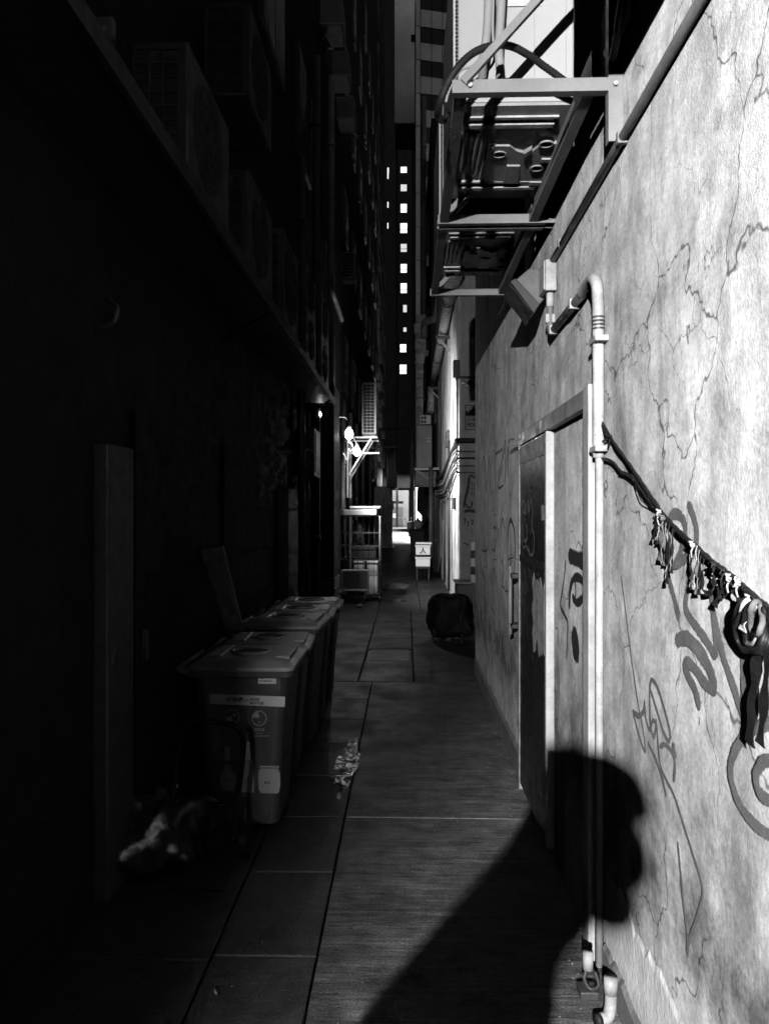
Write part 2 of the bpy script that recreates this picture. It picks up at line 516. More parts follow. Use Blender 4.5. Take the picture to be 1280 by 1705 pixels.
litter(673, 1650, .012, .008, 1.0, 'tiny white crumb beside the cigarette end', CLOTH)

# ================================================================== PLASTER BUILDING (right)
pb = thing('plaster_building', (XR, 2, 0), 'cracked pale plaster wall scrawled with graffiti filling the right side', 'wall')
MB().box(XR, 4.2, -5.5, 8.15, -.05, 9.5).build('plaster_wall', PLASTER, pb)
# lower render coat with ragged upper edge, and dark base strip
def ragged(y0, y1, z0, ztop, thick, m, name, amp=.035, step=.035):
    b = MB(); y = y0; top = []; zz = ztop
    while y < y1 + 1e-6:
        zz = ztop + amp * (math.sin(y * 5.1) * .4 + math.sin(y * 17 + 1) * .3 + random.uniform(-.35, .35)); top.append((y, zz)); y += step
    n = len(top)
    for (yy, z) in top: b.v += [Vector((XR + .002, yy, z + .03)), Vector((XR - thick, yy, z)), Vector((XR - thick, yy, z0))]
    for i in range(n - 1):
        a = 3 * i; c = a + 3
        b.f += [(a, a + 1, c + 1, c), (a + 1, a + 2, c + 2, c + 1)]
    b.f += [(0, 2, 1), (3 * n - 3, 3 * n - 2, 3 * n - 1)]
    return b.build(name, m, pb)
ragged(-.5, 2.84, .0, .36, .004, SKIRT, 'render_coat', .045)
ragged(-.5, 2.84, .0, .105, .016, DARKBASE, 'base_strip', .02)
ragged(4.82, 8.14, .0, .15, .014, DARKBASE, 'base_strip', .008)
WN = (-1, 0, 0)
def wallpts(l, X=XR): return [onx(x, y, X) for x, y in l]
def graffiti(strokes, m, name, X=XR, parent=pb, lift=.0015):
    b = MB()
    for i, (w, l) in enumerate(strokes):
        stroke(b, wallpts(l, X), w, WN, lift + i * .0005)
    return b.build(name, m, parent)
graffiti([
    (.034, [(1113, 864), (1122, 856), (1132, 858), (1139, 870), (1141, 886), (1133, 921), (1121, 946)]),
    (.030, [(1110, 950), (1116, 972), (1124, 1000), (1131, 1032)]),
    (.032, [(1146, 836), (1157, 865), (1161, 896), (1153, 941), (1145, 985), (1143, 1014), (1158, 1040), (1178, 1068), (1194, 1096)]),
    (.032, [(1194, 1096), (1192, 1050), (1187, 1000), (1185, 972), (1190, 1020), (1205, 1090), (1222, 1140), (1240, 1189), (1240, 1140), (1239, 1080), (1240, 1060)]),
    (.045, [(1126, 1068), (1137, 1063), (1150, 1066), (1168, 1087), (1184, 1116), (1194, 1150)]),
    (.034, [(1195, 1153), (1176, 1138), (1160, 1115), (1147, 1103), (1142, 1108), (1147, 1124), (1160, 1150), (1167, 1183)]),
    (.014, [(1167, 1194), (1167, 1207)]),
    (.03, [(1121, 944), (1138, 933), (1150, 924)]),
    (.06, [(1238, 1148), (1252, 1146), (1268, 1147)]),
    (.03, [(1300, 1198), (1280, 1206), (1262, 1213), (1247, 1223), (1233, 1240), (1223, 1262), (1220, 1287), (1225, 1313), (1237, 1342), (1256, 1368), (1280, 1388), (1305, 1398)]),
    (.03, [(1300, 1266), (1280, 1267), (1269, 1277), (1263, 1293), (1267, 1315), (1280, 1330), (1300, 1340)]),
], GREYPAINT, 'graffiti_lettering')
graffiti([
    (.013, [(1034, 958), (1040, 1005), (1046, 1054), (1054, 1115), (1064, 1182), (1068, 1200), (1073, 1232), (1075, 1254)]),
    (.020, [(1053, 1183), (1063, 1192), (1072, 1184), (1074, 1166)]),
    (.015, [(1054, 1185), (1061, 1212), (1068, 1235), (1075, 1254)]),
    (.016, [(1074, 1167), (1076, 1195), (1082, 1215), (1088, 1200), (1093, 1207), (1090, 1227), (1085, 1214), (1083, 1190), (1083, 1150), (1086, 1132), (1096, 1145), (1109, 1187), (1117, 1220), (1114, 1234), (1105, 1216), (1094, 1180), (1084, 1148)]),
    (.014, [(1094, 1196), (1097, 1238), (1101, 1275), (1111, 1299), (1124, 1325), (1136, 1362), (1154, 1419), (1171, 1478), (1165, 1520), (1150, 1562), (1146, 1595)]),
    (.016, [(1100, 1244), (1109, 1240), (1121, 1253), (1126, 1275), (1123, 1303)]),
    (.014, [(1080, 1235), (1093, 1262), (1105, 1297), (1112, 1328)]),
    (.014, [(1131, 1402), (1136, 1457), (1141, 1510), (1147, 1560), (1146, 1590)]),
    (.02, [(1124, 1236), (1125, 1250), (1129, 1262)]),
], GREYPAINT, 'graffiti_tag')
graffiti([
    (.022, [(942, 931), (940, 955), (936, 985), (933, 1008), (940, 1024), (945, 1036), (945, 1060), (943, 1098)]),
    (.075, [(946, 925), (958, 929), (971, 935), (973, 946)]),
    (.042, [(948, 1014), (949, 990), (952, 970), (960, 961), (970, 967), (973, 982), (969, 998), (960, 1003), (953, 992)]),
    (.022, [(958, 966), (959, 985), (958, 999)]),
], BLACKPAINT, 'graffiti_tag')
bl = MB(); c = onx(958, 1073, XR)
pp = [c + Vector((-.002, math.cos(a) * .075 * random.uniform(.9, 1.1), math.sin(a) * .078 * random.uniform(.92, 1.08) + math.cos(a) * .02)) for a in [2 * math.pi * k / 22 for k in range(22)]]
bl.add(pp + [c + Vector((-.002, 0, 0))], [(k, (k + 1) % 22, 22) for k in range(22)]); bl.e = [.12] * 22 + [1.0]; bl.build('graffiti_blot', BLACKPAINT, pb)
def z5(l): return [(780 + x / 3.408, 620 + y / 3.408) for x, y in l]
for l in [
    [(75, 555), (80, 500), (88, 480), (95, 560), (98, 690)], [(98, 690), (108, 560), (115, 480), (120, 560), (122, 690)],
    [(132, 500), (132, 690)], [(148, 465), (175, 450), (192, 440), (185, 520), (168, 650), (200, 640)],
    [(180, 600), (195, 480), (210, 390), (208, 520), (205, 630), (218, 480), (226, 430), (222, 600)],
    [(75, 870), (72, 940), (80, 1010), (105, 1005), (110, 960)], [(138, 815), (158, 805)],
    [(138, 885), (152, 880), (155, 930), (148, 1010), (135, 1000)], [(140, 1065), (162, 1060)],
    [(185, 880), (195, 830), (205, 890)], [(130, 1200), (142, 1110), (155, 1200)], [(75, 1060), (72, 1110), (90, 1180)],
    [(110, 1290), (115, 1400)], [(130, 1330), (150, 1380), (145, 1440)], [(185, 1060), (200, 1120), (190, 1200), (205, 1230)]]:
    graffiti([(.025, z5(l))], FAINTPAINT, 'graffiti_stroke')
for l in [
    [(228, 1170), (222, 1000), (228, 880), (238, 838), (250, 860), (262, 920), (263, 1060), (252, 1180), (240, 1120), (240, 900)],
    [(205, 1238), (225, 1245)], [(225, 1060), (255, 1050)]]: graffiti([(.035, z5(l))], BLACKPAINT, 'graffiti_stroke')

# ------------------------------------------------------------------ sliding door on the wall
dr = thing('sliding_door', (XR - .02, 3.85, 0), 'dark sheet metal sliding door in a pale frame proud of the plaster wall', 'door')
XD = XR - .042
MB().box(XD, XR - .001, 2.93, 3.02, .0, 2.185).build('door_jamb', PALEMETAL, dr, bevel=.003)
MB().box(XD + .004, XR - .001, 3.02, 4.78, 2.105, 2.18).build('door_header', mat('header_metal', .2, .45, var=.3, bump=.05, streak=.2), dr, bevel=.003)
MB().box(XD, XR - .001, 3.81, 3.85, .04, 2.10).build('door_stile', PALEMETAL, dr, bevel=.003)
pn = MB().box(XD + .008, XR - .006, 3.852, 4.73, .045, 2.098).build('door_panel', DOORDARK, dr)
MB().box(XD + .004, XD + .0075, 3.853, 4.729, 1.40, 1.44).build('panel_rail', DARKMETAL, pn)
MB().box(XD + .004, XD + .0075, 3.853, 4.729, 1.99, 2.09).build('panel_rail', STEEL, pn)
MB().box(XD + .002, XR - .001, 4.732, 4.775, .0, 2.15).build('door_stile', mat('worn_stile', .3, .5, var=.5, scale=9, bump=.1), dr, bevel=.003)
hd = MB().tube([(XD - .035, 4.86, 1.36), (XD - .035, 4.86, .93)], .013, 10).build('door_handle', STEEL, dr, smooth=True)
MB().box(XD - .035, XR, 4.775, 4.87, 1.29, 1.315).build('handle_bracket', DARKMETAL, hd)
MB().box(XD - .035, XR, 4.775, 4.87, .98, 1.005).build('handle_bracket', DARKMETAL, hd)
pw = MB(); w = smooth_path([(XD - .01, 4.78, 2.15), (XD - .03, 4.9, 2.16), (XD - .02, 4.98, 2.14), (XR - .005, 4.9, 2.12)], 6); pw.tube(w, .005, 6)
pw.build('door_hook', STEEL, dr, smooth=True)
def torn(y0, y1, z0, z1, X, m, name, parent, n=9, a=.03):
    b = MB(); e = []
    for k in range(n): e.append((y0 + (y1 - y0) * k / n, z1 + random.uniform(-a, a)))
    for k in range(n): e.append((y1 + random.uniform(-a, a), z1 + (z0 - z1) * k / n))
    for k in range(n): e.append((y1 + (y0 - y1) * k / n, z0 + random.uniform(-a * 2, a * 2)))
    for k in range(n): e.append((y0 + random.uniform(-a, a) * .6, z0 + (z1 - z0) * k / n))
    b.prism([Vector((X, y, z)) for y, z in e], (-.0012, 0, 0)); return b.build(name, m, parent)
torn(3.88, 4.25, .98, 1.34, XD + .006, SCRAP, 'torn_poster', pn)
torn(3.9, 3.97, 1.66, 1.73, XD + .006, SCRAP, 'sticker', pn, a=.004)
def z5d(l): return [onx(780 + x / 3.408, 620 + y / 3.408, XD + .006) for x, y in l]
b = MB()
for i, l in enumerate([[(303, 820), (308, 740), (318, 735), (322, 800)], [(325, 790), (330, 735), (338, 735), (342, 800)], [(345, 790), (350, 735), (360, 735), (365, 820), (360, 880), (372, 920), (372, 1000), (355, 1040), (340, 990)],
                       [(305, 800), (318, 792), (330, 810)], [(305, 830), (303, 930), (312, 995), (328, 985), (335, 1000), (345, 1020)], [(318, 830), (312, 900), (320, 960), (335, 930), (330, 850)], [(375, 1050), (368, 1075)]]):
    stroke(b, z5d(l), .013, WN, .001 + i * .0005)
b.build('graffiti_outline', WHITEPAINT, pn)

# ------------------------------------------------------------------ conduits on the wall
CZ = 2.935
cd = thing('steel_conduit', (XR - .02, 2.0, CZ), 'straight grey steel conduit running high along the plaster wall', 'pipe')
MB().tube([(XR - .018, 3.80, CZ - .01), (XR - .018, 2.58, CZ), (XR - .018, -1.5, CZ + .02)], .015, 12).build('tube', PIPEG, cd, smooth=True)
for y in (2.56, 1.2, 3.55):
    MB().box(XR - .036, XR, y - .012, y + .012, CZ - .02, CZ + .02).build('saddle_clip', STEEL, cd, bevel=.004)
jb = thing('junction_box', (XR - .03, 3.8, 2.78), 'small white square junction box where the steel conduit ends', 'electrical box')
MB().box(XR - .055, XR, 3.755, 3.9, 2.778, 2.93).build('box_body', PIPEW, jb, bevel=.006)
MB().box(XR - .062, XR - .056, 3.76, 3.895, 2.783, 2.925).build('lid', PALEMETAL, jb, bevel=.002)
for z in (2.80, 2.905): MB().disc((XR - .062, 3.78, z), (-1, 0, 0), .006, 8, depth=.003).build('screw', STEEL, jb)
fc = thing('flexible_conduit', (XR - .02, 2.86, 0), 'ribbed flexible conduit looping from the junction box and down beside the door', 'pipe')
X1 = XR - .024
MB().tube([(X1, 3.80, 2.775), (X1, 3.80, 2.71)], .018, 12).build('socket', PIPEW, fc, smooth=True)
b = MB(); ribbed(b, [(X1, 3.80, 2.71), (X1, 3.80, 2.64), (X1, 3.80, 2.605), (X1, 3.77, 2.578), (X1, 3.73, 2.572)], .0155); b.build('ribbed_tube', PIPEG, fc, smooth=True)
MB().tube([(X1, 3.74, 2.572), (X1, 3.08, 2.575)], .019, 12).build('straight_tube', PIPED, fc, smooth=True)
b = MB(); ribbed(b, [(X1, 3.10, 2.575), (X1, 3.0, 2.585), (X1, 2.93, 2.58), (X1, 2.875, 2.545), (X1, 2.855, 2.48), (X1, 2.85, 2.3), (X1, 2.85, 2.1), (X1, 2.85, 1.98)], .0205); b.build('ribbed_tube', PIPEW, fc, smooth=True)
MB().tube([(X1, 2.85, 1.99), (X1, 2.85, 1.90)], .021, 12).build('socket', PIPEW, fc, smooth=True)
MB().tube([(X1 + .004, 2.85, 1.92), (X1 + .004, 2.852, 1.2), (X1 + .004, 2.85, .03)], .0148, 14).build('straight_tube', PIPEW, fc, smooth=True)
for y, z in ((3.80, 2.65), (3.70, 2.572), (3.25, 2.573)): MB().box(XR - .048, XR, y - .014, y + .014, z - .022, z + .022).build('saddle_clip', PIPEW, fc, bevel=.005)
for z in (2.33, 1.93): MB().box(XR - .05, XR, 2.79, 2.885, z - .011, z + .011).build('saddle_clip', PIPEW, fc, bevel=.004)
b = MB()
for k in range(4): b.tube([(X1, 2.85, 2.37 + k * .014), (X1, 2.85, 2.377 + k * .014)], .0235, 12)
b.build('tape_bands', PIPED, fc)
# pipe ends by the foot of the conduit
pe = thing('pipe_elbow', (XR - .05, 2.62, 0), 'short white plastic pipe elbow lying at the foot of the conduit', 'pipe')
b = MB(); b.tube(smooth_path([(XR - .045, 2.60, .135), (XR - .045, 2.60, .05), (XR - .06, 2.58, .02), (XR - .09, 2.565, .018)], 6), .020, 12); b.build('elbow', PIPEW, pe, smooth=True)
MB().tube([(XR - .045, 2.60, .085), (XR - .045, 2.60, .138)], .023, 12).build('socket', PIPEW, pe, smooth=True)
MB().tube([(XR - .088, 2.566, .018), (XR - .104, 2.56, .018)], .021, 12).build('black_end', BLACK, pe, smooth=True)
pc = thing('broken_socket', (XR - .09, 2.72, 0), 'broken metal socket piece beside the white pipe elbow', 'scrap')
MB().tube([(XR - .09, 2.73, .15), (XR - .09, 2.73, .09)], .019, 10).build('socket', PIPEW, pc, smooth=True)
b = MB(); b.tube(smooth_path([(XR - .09, 2.73, .10), (XR - .105, 2.72, .06), (XR - .085, 2.71, .03), (XR - .06, 2.70, .05), (XR - .07, 2.71, .09)], 6), .007, 8); b.build('wire_loop', PIPED, pc, smooth=True)
MB().box(XR - .125, XR - .06, 2.69, 2.76, .0, .03).build('foot', PIPED, pc, bevel=.006)

# ------------------------------------------------------------------ unlit floodlight on the wall
fl = thing('wall_floodlight', (XR - .1, 4.0, 2.75), 'unlit grey floodlight pointing down from the wall beside the junction box', 'floodlight')
def xz(l, y): return [Vector((x, y, z)) for x, z in l]
MB().prism(xz([(.553, 2.874), (.62, 2.93), (.705, 2.925), (.715, 2.80), (.668, 2.742)], 3.90), (0, .24, 0)).build('housing', mat('flood_housing', .12, .6, var=.3, scale=9, bump=.15), fl, bevel=.008)
MB().prism(xz([(.522, 2.862), (.55, 2.878), (.672, 2.745), (.642, 2.700)], 3.885), (0, .27, 0)).build('front_frame', DARKMETAL, fl, bevel=.004)
MB().prism(xz([(.519, 2.853), (.5215, 2.8555), (.6405, 2.7075), (.638, 2.705)], 3.90), (0, .24, 0)).build('glass', BLACK, fl)
MB().box(.70, XR, 3.96, 4.08, 2.80, 2.90).build('mount_plate', STEEL, fl, bevel=.003)

# ------------------------------------------------------------------ air conditioners on brackets, right wall
ZB = 3.115
def make_bracket(dy, low, label):
    t = thing('wall_bracket', (XR - .3, 2.6 + dy, ZB - .2), label, 'bracket', 'steel brackets of the right wall air conditioners')
    def lbar(name, p, q, w, th, a, bvec):
        m = MB(); a = Vector(a); bv = Vector(bvec); p = Vector(p); q = Vector(q)
        m.prism([p, p + a * w, p + a * w + bv * th, p + bv * th + a * th, p + bv * w * .8 + a * th, p + bv * w * .8], q - p)
        return m.build(name, STEEL, t, bevel=.0015)
    for y in (2.60 + dy, 3.78 + dy):
        lbar('post', (XR - .052, y, ZB - (low if y == 2.60 else .0)), (XR - .052, y, 4.2), .05, .004, (1, 0, 0), (0, 1, 0))
        lbar('arm', (.155, y, ZB), (XR - .05, y, ZB), .045, .004, (0, 0, 1), (0, 1, 0))
        lbar('brace', (.205, y - .006, ZB + .02), (XR - .03, y - .006, ZB + .56), .034, .004, (-.72, 0, .69), (0, -1, 0))
        for p in ((XR - .03, ZB + .02), (.215, ZB + .022)):
            MB().disc((p[0], y - .001, p[1]), (0, -1, 0), .0085, 6, depth=.01).build('bolt', PALEMETAL, t)
    lbar('outer_rail', (.165, 2.61 + dy, ZB + .004), (.165, 3.79 + dy, ZB + .004), .042, .004, (1, 0, 0), (0, 0, 1))
    MB().box(.6245, .628, 2.612 + dy, 3.778 + dy, ZB + .04, ZB + .145).build('light_stop', STEEL, t)  # added plate that stops light leaking onto the wall behind the unit
    lbar('inner_rail', (.60, 2.61 + dy, ZB + .004), (.60, 3.79 + dy, ZB + .004), .042, .004, (1, 0, 0), (0, 0, 1))
    return t
make_bracket(0, .17, 'galvanised angle bracket carrying the nearest air conditioner on the right wall')
make_bracket(1.25, 0, 'second steel bracket, beyond the nearest one on the right wall')
ZA = 3.245
def make_ac():
    t = thing('air_conditioner', (.41, 3.35, ZA), 'white outdoor air conditioner seen from below, nearest on the right wall', 'air conditioner', 'air conditioners on the right wall')
    x0, x1, y0, y1, zt = .185, .635, 2.93, 3.80, ZA + .72
    MB().box(x0 + .012, x1, y0, y1, ZA + .012, zt).build('casing', ACWHITE, t, bevel=.008)
    MB().box(x0 + .30, x1 - .03, y0 - .004, y0 + .01, ZA + .03, zt - .03).build('service_panel', ACWHITE, t, bevel=.003)
    MB().box(x0 + .12, x1 - .12, y0 - .008, y0 - .0045, ZA + .37, ZA + .46).build('handle_recess', PALEMETAL, t, bevel=.003)
    # louvred front facing the alley
    lv = MB()
    for k in range(46):
        z = ZA + .03 + k * .0148
        lv.bar((x0 + .004, y0 + .02, z), (x0 + .004, y1 - .02, z), .014, .006)
    lv.build('front_louvres', ACGREY, t)
    MB().box(x0 - .006, x0 + .002, y0 + .0, y0 + .022, ZA + .01, zt).build('front_edge', PALEMETAL, t)
    # base pan seen from below, with pressed ribs standing down from it
    pan = MB().box(x0, x1, y0 + .005, y1 - .005, ZA, ZA + .011).build('base_pan', PAN, t)
    def rib(pts, d=.012):
        m = MB(); q = [onz(px, py, ZA) for px, py in pts]; c = sum(q, Vector()) / len(q)
        lo = [p + (c - p).normalized() * .006 + Vector((0, 0, -d)) for p in q]; n = len(q)
        m.add(q + lo, [tuple(range(n, 2 * n))] + [(i, (i + 1) % n, n + (i + 1) % n, n + i) for i in range(n)])
        return m.build('pressed_rib', PAN, pan)
    for (xa, xb, yy, h, dy) in ((x0 + .05, x1 - .04, y0 + .075, .009, .02), (x0 + .06, x1 - .05, y0 + .125, .013, .03), (x0 + .05, x1 - .04, y1 - .22, .014, .02), (x0 + .06, x1 - .03, y1 - .165, .018, .03)):
        MB().box(xa, xb, yy, yy + dy, ZA - h, ZA - .0005).build('foot_rail', PALEMETAL, pan, bevel=.002)
    rib([(815, 238), (848, 238), (858, 246), (880, 252), (905, 232), (945, 236), (938, 262), (912, 262), (905, 278), (926, 282), (918, 300), (868, 310), (862, 298), (806, 300), (800, 280)], .012)
    for (px, py) in ((831, 257), (909, 240), (893, 280)):
        c = onz(px, py, ZA - .013)
        rm = MB()
        rm.tube([c + Vector((math.cos(a) * .027, math.sin(a) * .027, 0)) for a in [2 * math.pi * k / 20 for k in range(20)]], .0042, 6, closed=True)
        rm.build('hole_rim', PAN, pan, smooth=True)
        MB().disc(c + Vector((0, 0, -.001)), (0, 0, -1), .025, 20).build('drain_hole', HOLE, pan)
    for l in ([(900, 258), (928, 258), (926, 264), (898, 264)], [(880, 297), (912, 297), (910, 303), (878, 303)], [(843, 269), (866, 269), (862, 300), (836, 300)], [(812, 238), (822, 238), (806, 292), (797, 292)], [(870, 250), (886, 240), (886, 246), (872, 256)]):
        rib(l, .019)
    for k in range(5):
        xx = x0 + .03 + k * .024
        MB().box(xx, xx + .012, y0 + .2, y1 - .27, ZA - .008, ZA - .0005).build('pressed_rib', PAN, pan, bevel=.003)
    return t
ac = make_ac()
ac2 = copy_tree(ac); shift(ac2, (0, 1.25, 0)); ac2['label'] = 'second outdoor air conditioner, farther along above the wall floodlight'
# refrigerant pipes and drain hose beside the near unit
rp = thing('refrigerant_pipes', (.33, 2.87, 3.3), 'pair of pale insulated pipes hanging in front of the near air conditioner', 'pipe')
YH = 2.84
for xs in ([(815, -60), (812, 30), (808, 75), (804, 100), (806, 125)], [(838, -60), (833, 30), (830, 80), (832, 110), (840, 130)]):
    pts = [ony(px, py, YH) for px, py in xs]; pts[-1].y += .09; pts[-1].z -= .0
    MB().tube(smooth_path(pts, 6), .0165, 12).build('pipe', INSUL, rp, smooth=True)
b = MB(); b.tube(smooth_path([ony(px, py, YH - .02) for px, py in [(822, -50), (820, 40), (818, 80), (790, 108), (765, 118), (748, 150), (742, 170)]], 6), .005, 8); b.build('cable', INSUL, rp, smooth=True)
MB().tube([ony(829, 150, 2.85), ony(830, 122, 2.85), ony(832, 112, 2.85)], [.012, .012, .004], 10).build('valve', PIPEG, rp, smooth=True)
hs = thing('drain_hose', (.2, 2.7, 3.0), 'black ribbed hose arching over the near bracket beneath the air conditioner', 'hose')
b = MB(); ribbed(b, [ony(px, py, yy) for px, py, yy in [(745, 190, 2.95), (737, 200, 2.85), (729, 192, 2.74), (734, 165, 2.66), (755, 122, 2.63), (785, 90, 2.64), (820, 76, 2.66), (850, 77, 2.68), (880, 92, 2.72), (905, 110, 2.76), (938, 134, 2.80), (955, 150, 2.84)]], .0125, .006, .10, 10)
b.build('ribbed_tube', BLACK, hs, smooth=True)
hs2 = thing('black_cable', (.69, 2.6, 3.2), 'black cable looping down the wall behind the bracket post', 'cable')
b = MB(); b.tube(smooth_path([(XR - .03, 2.46, 3.9), (XR - .05, 2.5, 3.6), (XR - .04, 2.44, 3.42), (XR - .05, 2.47, 3.28), (XR - .04, 2.58, 3.22), (XR - .03, 2.7, 3.3)], 8), .014, 10); b.build('cable', BLACK, hs2, smooth=True)
b = MB(); b.tube(smooth_path([(XR - .02, 2.40, 3.9), (XR - .03, 2.42, 3.6), (XR - .03, 2.38, 3.45), (XR - .03, 2.42, 3.30), (XR - .035, 2.55, 3.26), (XR - .03, 2.66, 3.34)], 8), .010, 10); b.build('cable', BLACK, hs2, smooth=True)

# ------------------------------------------------------------------ rope with dangling strips
rp2 = thing('knotted_rope', (XR - .03, 2.2, 1.2), 'dark knotted rope sagging along the plaster wall with rags and strips tied on', 'rope')
XP = XR - .013
def rpts(l, X=XP): return [onx(x, y, X) for x, y in l]
b = MB(); p = smooth_path(rpts([(988, 682), (1004, 706), (1022, 738), (1046, 772), (1075, 815), (1100, 852), (1128, 884), (1155, 908), (1185, 935), (1215, 958), (1245, 985), (1272, 1008), (1310, 1040)]), 8)
b.tube(p, [.0036 + .0030 * min(1, i / 45) + random.uniform(-.0012, .0016) for i in range(len(p))], 8); b.build('cord', BLACK, rp2, smooth=True)
for l, r in (([(1000, 763), (1018, 768), (1034, 786), (1050, 792)], .005), ([(1032, 786), (1044, 790), (1056, 800)], .006), ([(1050, 790), (1068, 818), (1088, 845)], .004),
             ([(1056, 805), (1066, 832), (1080, 842), (1095, 850)], .0016), ([(1064, 812), (1078, 835), (1096, 846)], .0016), ([(1000, 700), (1008, 722), (1016, 726)], .006), ([(1003, 735), (1014, 730), (1012, 745)], .004)):
    q = MB(); q.tube(smooth_path(rpts(l), 6), r, 7); q.build('loose_strand', BLACK, rp2, smooth=True)
def strip(l, w, m, name='hanging_strip', X=XP, k=5):
    q = MB(); P = smooth_path(rpts(l, X), k); n = len(P); o = 0
    for i, c in enumerate(P):
        t = (P[min(i + 1, n - 1)] - P[max(i - 1, 0)]).normalized(); s = t.cross(Vector((-1, 0, 0))).normalized()
        wob = Vector((.003 * math.sin(i * 1.1), 0, 0)); ww = w / 2 * random.uniform(.85, 1.1)
        q.v += [c + s * ww + wob, c - s * ww - wob, c - s * ww - wob + Vector((-.002, 0, 0)), c + s * ww + wob + Vector((-.002, 0, 0))]
    for i in range(n - 1):
        for a in range(4): q.f.append((4 * i + a, 4 * i + (a + 1) % 4, 4 * i + 4 + (a + 1) % 4, 4 * i + 4 + a))
    q.f += [(0, 1, 2, 3), (4 * n - 1, 4 * n - 2, 4 * n - 3, 4 * n - 4)]
    return q.build(name, m, rp2)
GRAG = mat('grey_rag', .16, .9, var=.3, bump=.3)
for l, w, m in (([(1097, 858), (1091, 878), (1087, 898)], .012, BLACK), ([(1096, 868), (1094, 890), (1094, 906)], .008, BLACK), ([(1103, 862), (1101, 900), (1099, 934)], .026, GRAG),
                ([(1108, 870), (1107, 910), (1106, 942)], .016, GRAG), ([(1113, 872), (1112, 930), (1110, 972)], .014, BLACK), ([(1120, 880), (1119, 920), (1118, 955)], .007, BLACK),
                ([(1100, 858), (1096, 880), (1094, 900)], .016, CLOTH), ([(1158, 908), (1156, 945), (1152, 980)], .022, CLOTH), ([(1163, 915), (1161, 955), (1160, 990)], .016, GRAG),
                ([(1166, 925), (1165, 960), (1163, 990)], .009, BLACK), ([(1171, 930), (1169, 975), (1176, 988), (1185, 984), (1188, 962), (1186, 945)], .012, BLACK), ([(1150, 912), (1151, 950), (1151, 982)], .008, BLACK),
                ([(1206, 962), (1197, 985), (1190, 1010)], .017, BLACK), ([(1209, 966), (1206, 990), (1199, 998), (1196, 990)], .010, BLACK), ([(1216, 970), (1222, 985), (1230, 1000)], .014, BLACK)):
    strip(l, w, m, X=XP - random.uniform(.0, .012))
def rag(px, py, r, m, X=XP):
    """a knotted scrap: a few crumpled folds wrapped over the cord with a short tail"""
    rnd = random.Random(int(px * 7 + py)); c = onx(px, py, X)
    for k in range(3):
        q = MB(); a0 = rnd.uniform(0, 3)
        pts = [c + Vector((-.004 - .010 * math.sin(math.pi * j / 5), r * .75 * math.cos(a0 + j * .55), r * .65 * math.sin(a0 + j * .55))) for j in range(6)]
        q.tube(smooth_path(pts, 4), [r * .20 * rnd.uniform(.6, 1.2) for _ in range(21)], 6)
        q.build('tied_rag', m, rp2, smooth=True)
    q = MB(); e = c + Vector((-.006, rnd.uniform(-.5, .5) * r, -r * rnd.uniform(1.2, 3.6)))
    q.tube(smooth_path([c, c.lerp(e, .5) + Vector((-.006, rnd.uniform(-.3, .3) * r, 0)), e], 5), [r * .16 * rnd.uniform(.7, 1.2) for _ in range(11)], 6); q.build('rag_tail', m, rp2, smooth=True)
for a in ((1100, 853, .013, CLOTH), (1107, 862, .010, GRAG), (1156, 907, .012, CLOTH), (1192, 941, .012, BLACK), (1206, 951, .012, BLACK),
          (1217, 962, .013, CLOTH), (1231, 969, .015, CLOTH), (1262, 1006, .022, BLACK), (1252, 998, .014, CLOTH), (1276, 1020, .028, BLACK)): rag(*a, X=XP - .006)
fz_ = MB(); rnd = random.Random(3)
for k in range(150):
    t_ = rnd.random(); i_ = int(t_ * (len(p) - 2)); c_ = p[i_].copy()
    if i_ < 30: continue
    d_ = Vector((-.004, rnd.uniform(-1, 1) * .016, rnd.uniform(-1, .6) * .018))
    fz_.tube([c_, c_ + d_ * .5 + Vector((-.004, 0, .003)), c_ + d_], [.0012, .0010, .0005], 4)
tag(fz_.build('frayed_fibres', BLACK, rp2), kind='stuff')
def loop(cx, cy, rx, ry, r, m, X):
    q = MB(); c = [onx(cx + rx * math.cos(a) + random.uniform(-1, 1), cy + ry * math.sin(a), X - .012 * math.sin(a * 2)) for a in [2 * math.pi * k / 22 for k in range(22)]]
    q.tube(c, r, 8, closed=True); q.build('cord_loop', m, rp2, smooth=True)
loop(1244, 1040, 20, 42, .008, BLACK, XP - .01); loop(1249, 1036, 16, 38, .007, CLOTH, XP - .016); loop(1256, 1044, 16, 40, .008, BLACK, XP - .022)
loop(1262, 1050, 20, 36, .007, BLACK, XP - .012); loop(1258, 1030, 10, 28, .006, GRAG, XP - .028); loop(1250, 1050, 26, 36, .005, BLACK, XP - .02)
strip([(1268, 1010), (1264, 1060), (1259, 1110), (1254, 1170), (1247, 1238)], .040, BLACK, 'hanging_strap', XP - .012)
strip([(1279, 1010), (1278, 1090), (1272, 1170), (1265, 1240)], .032, BLACK, 'hanging_strap', XP - .02)
strip([(1240, 1080), (1252, 1092), (1264, 1098)], .010, BLACK)
strip([(1258, 1005), (1240, 1028), (1236, 1050)], .022, CLOTH, 'hanging_strip', XP - .03)

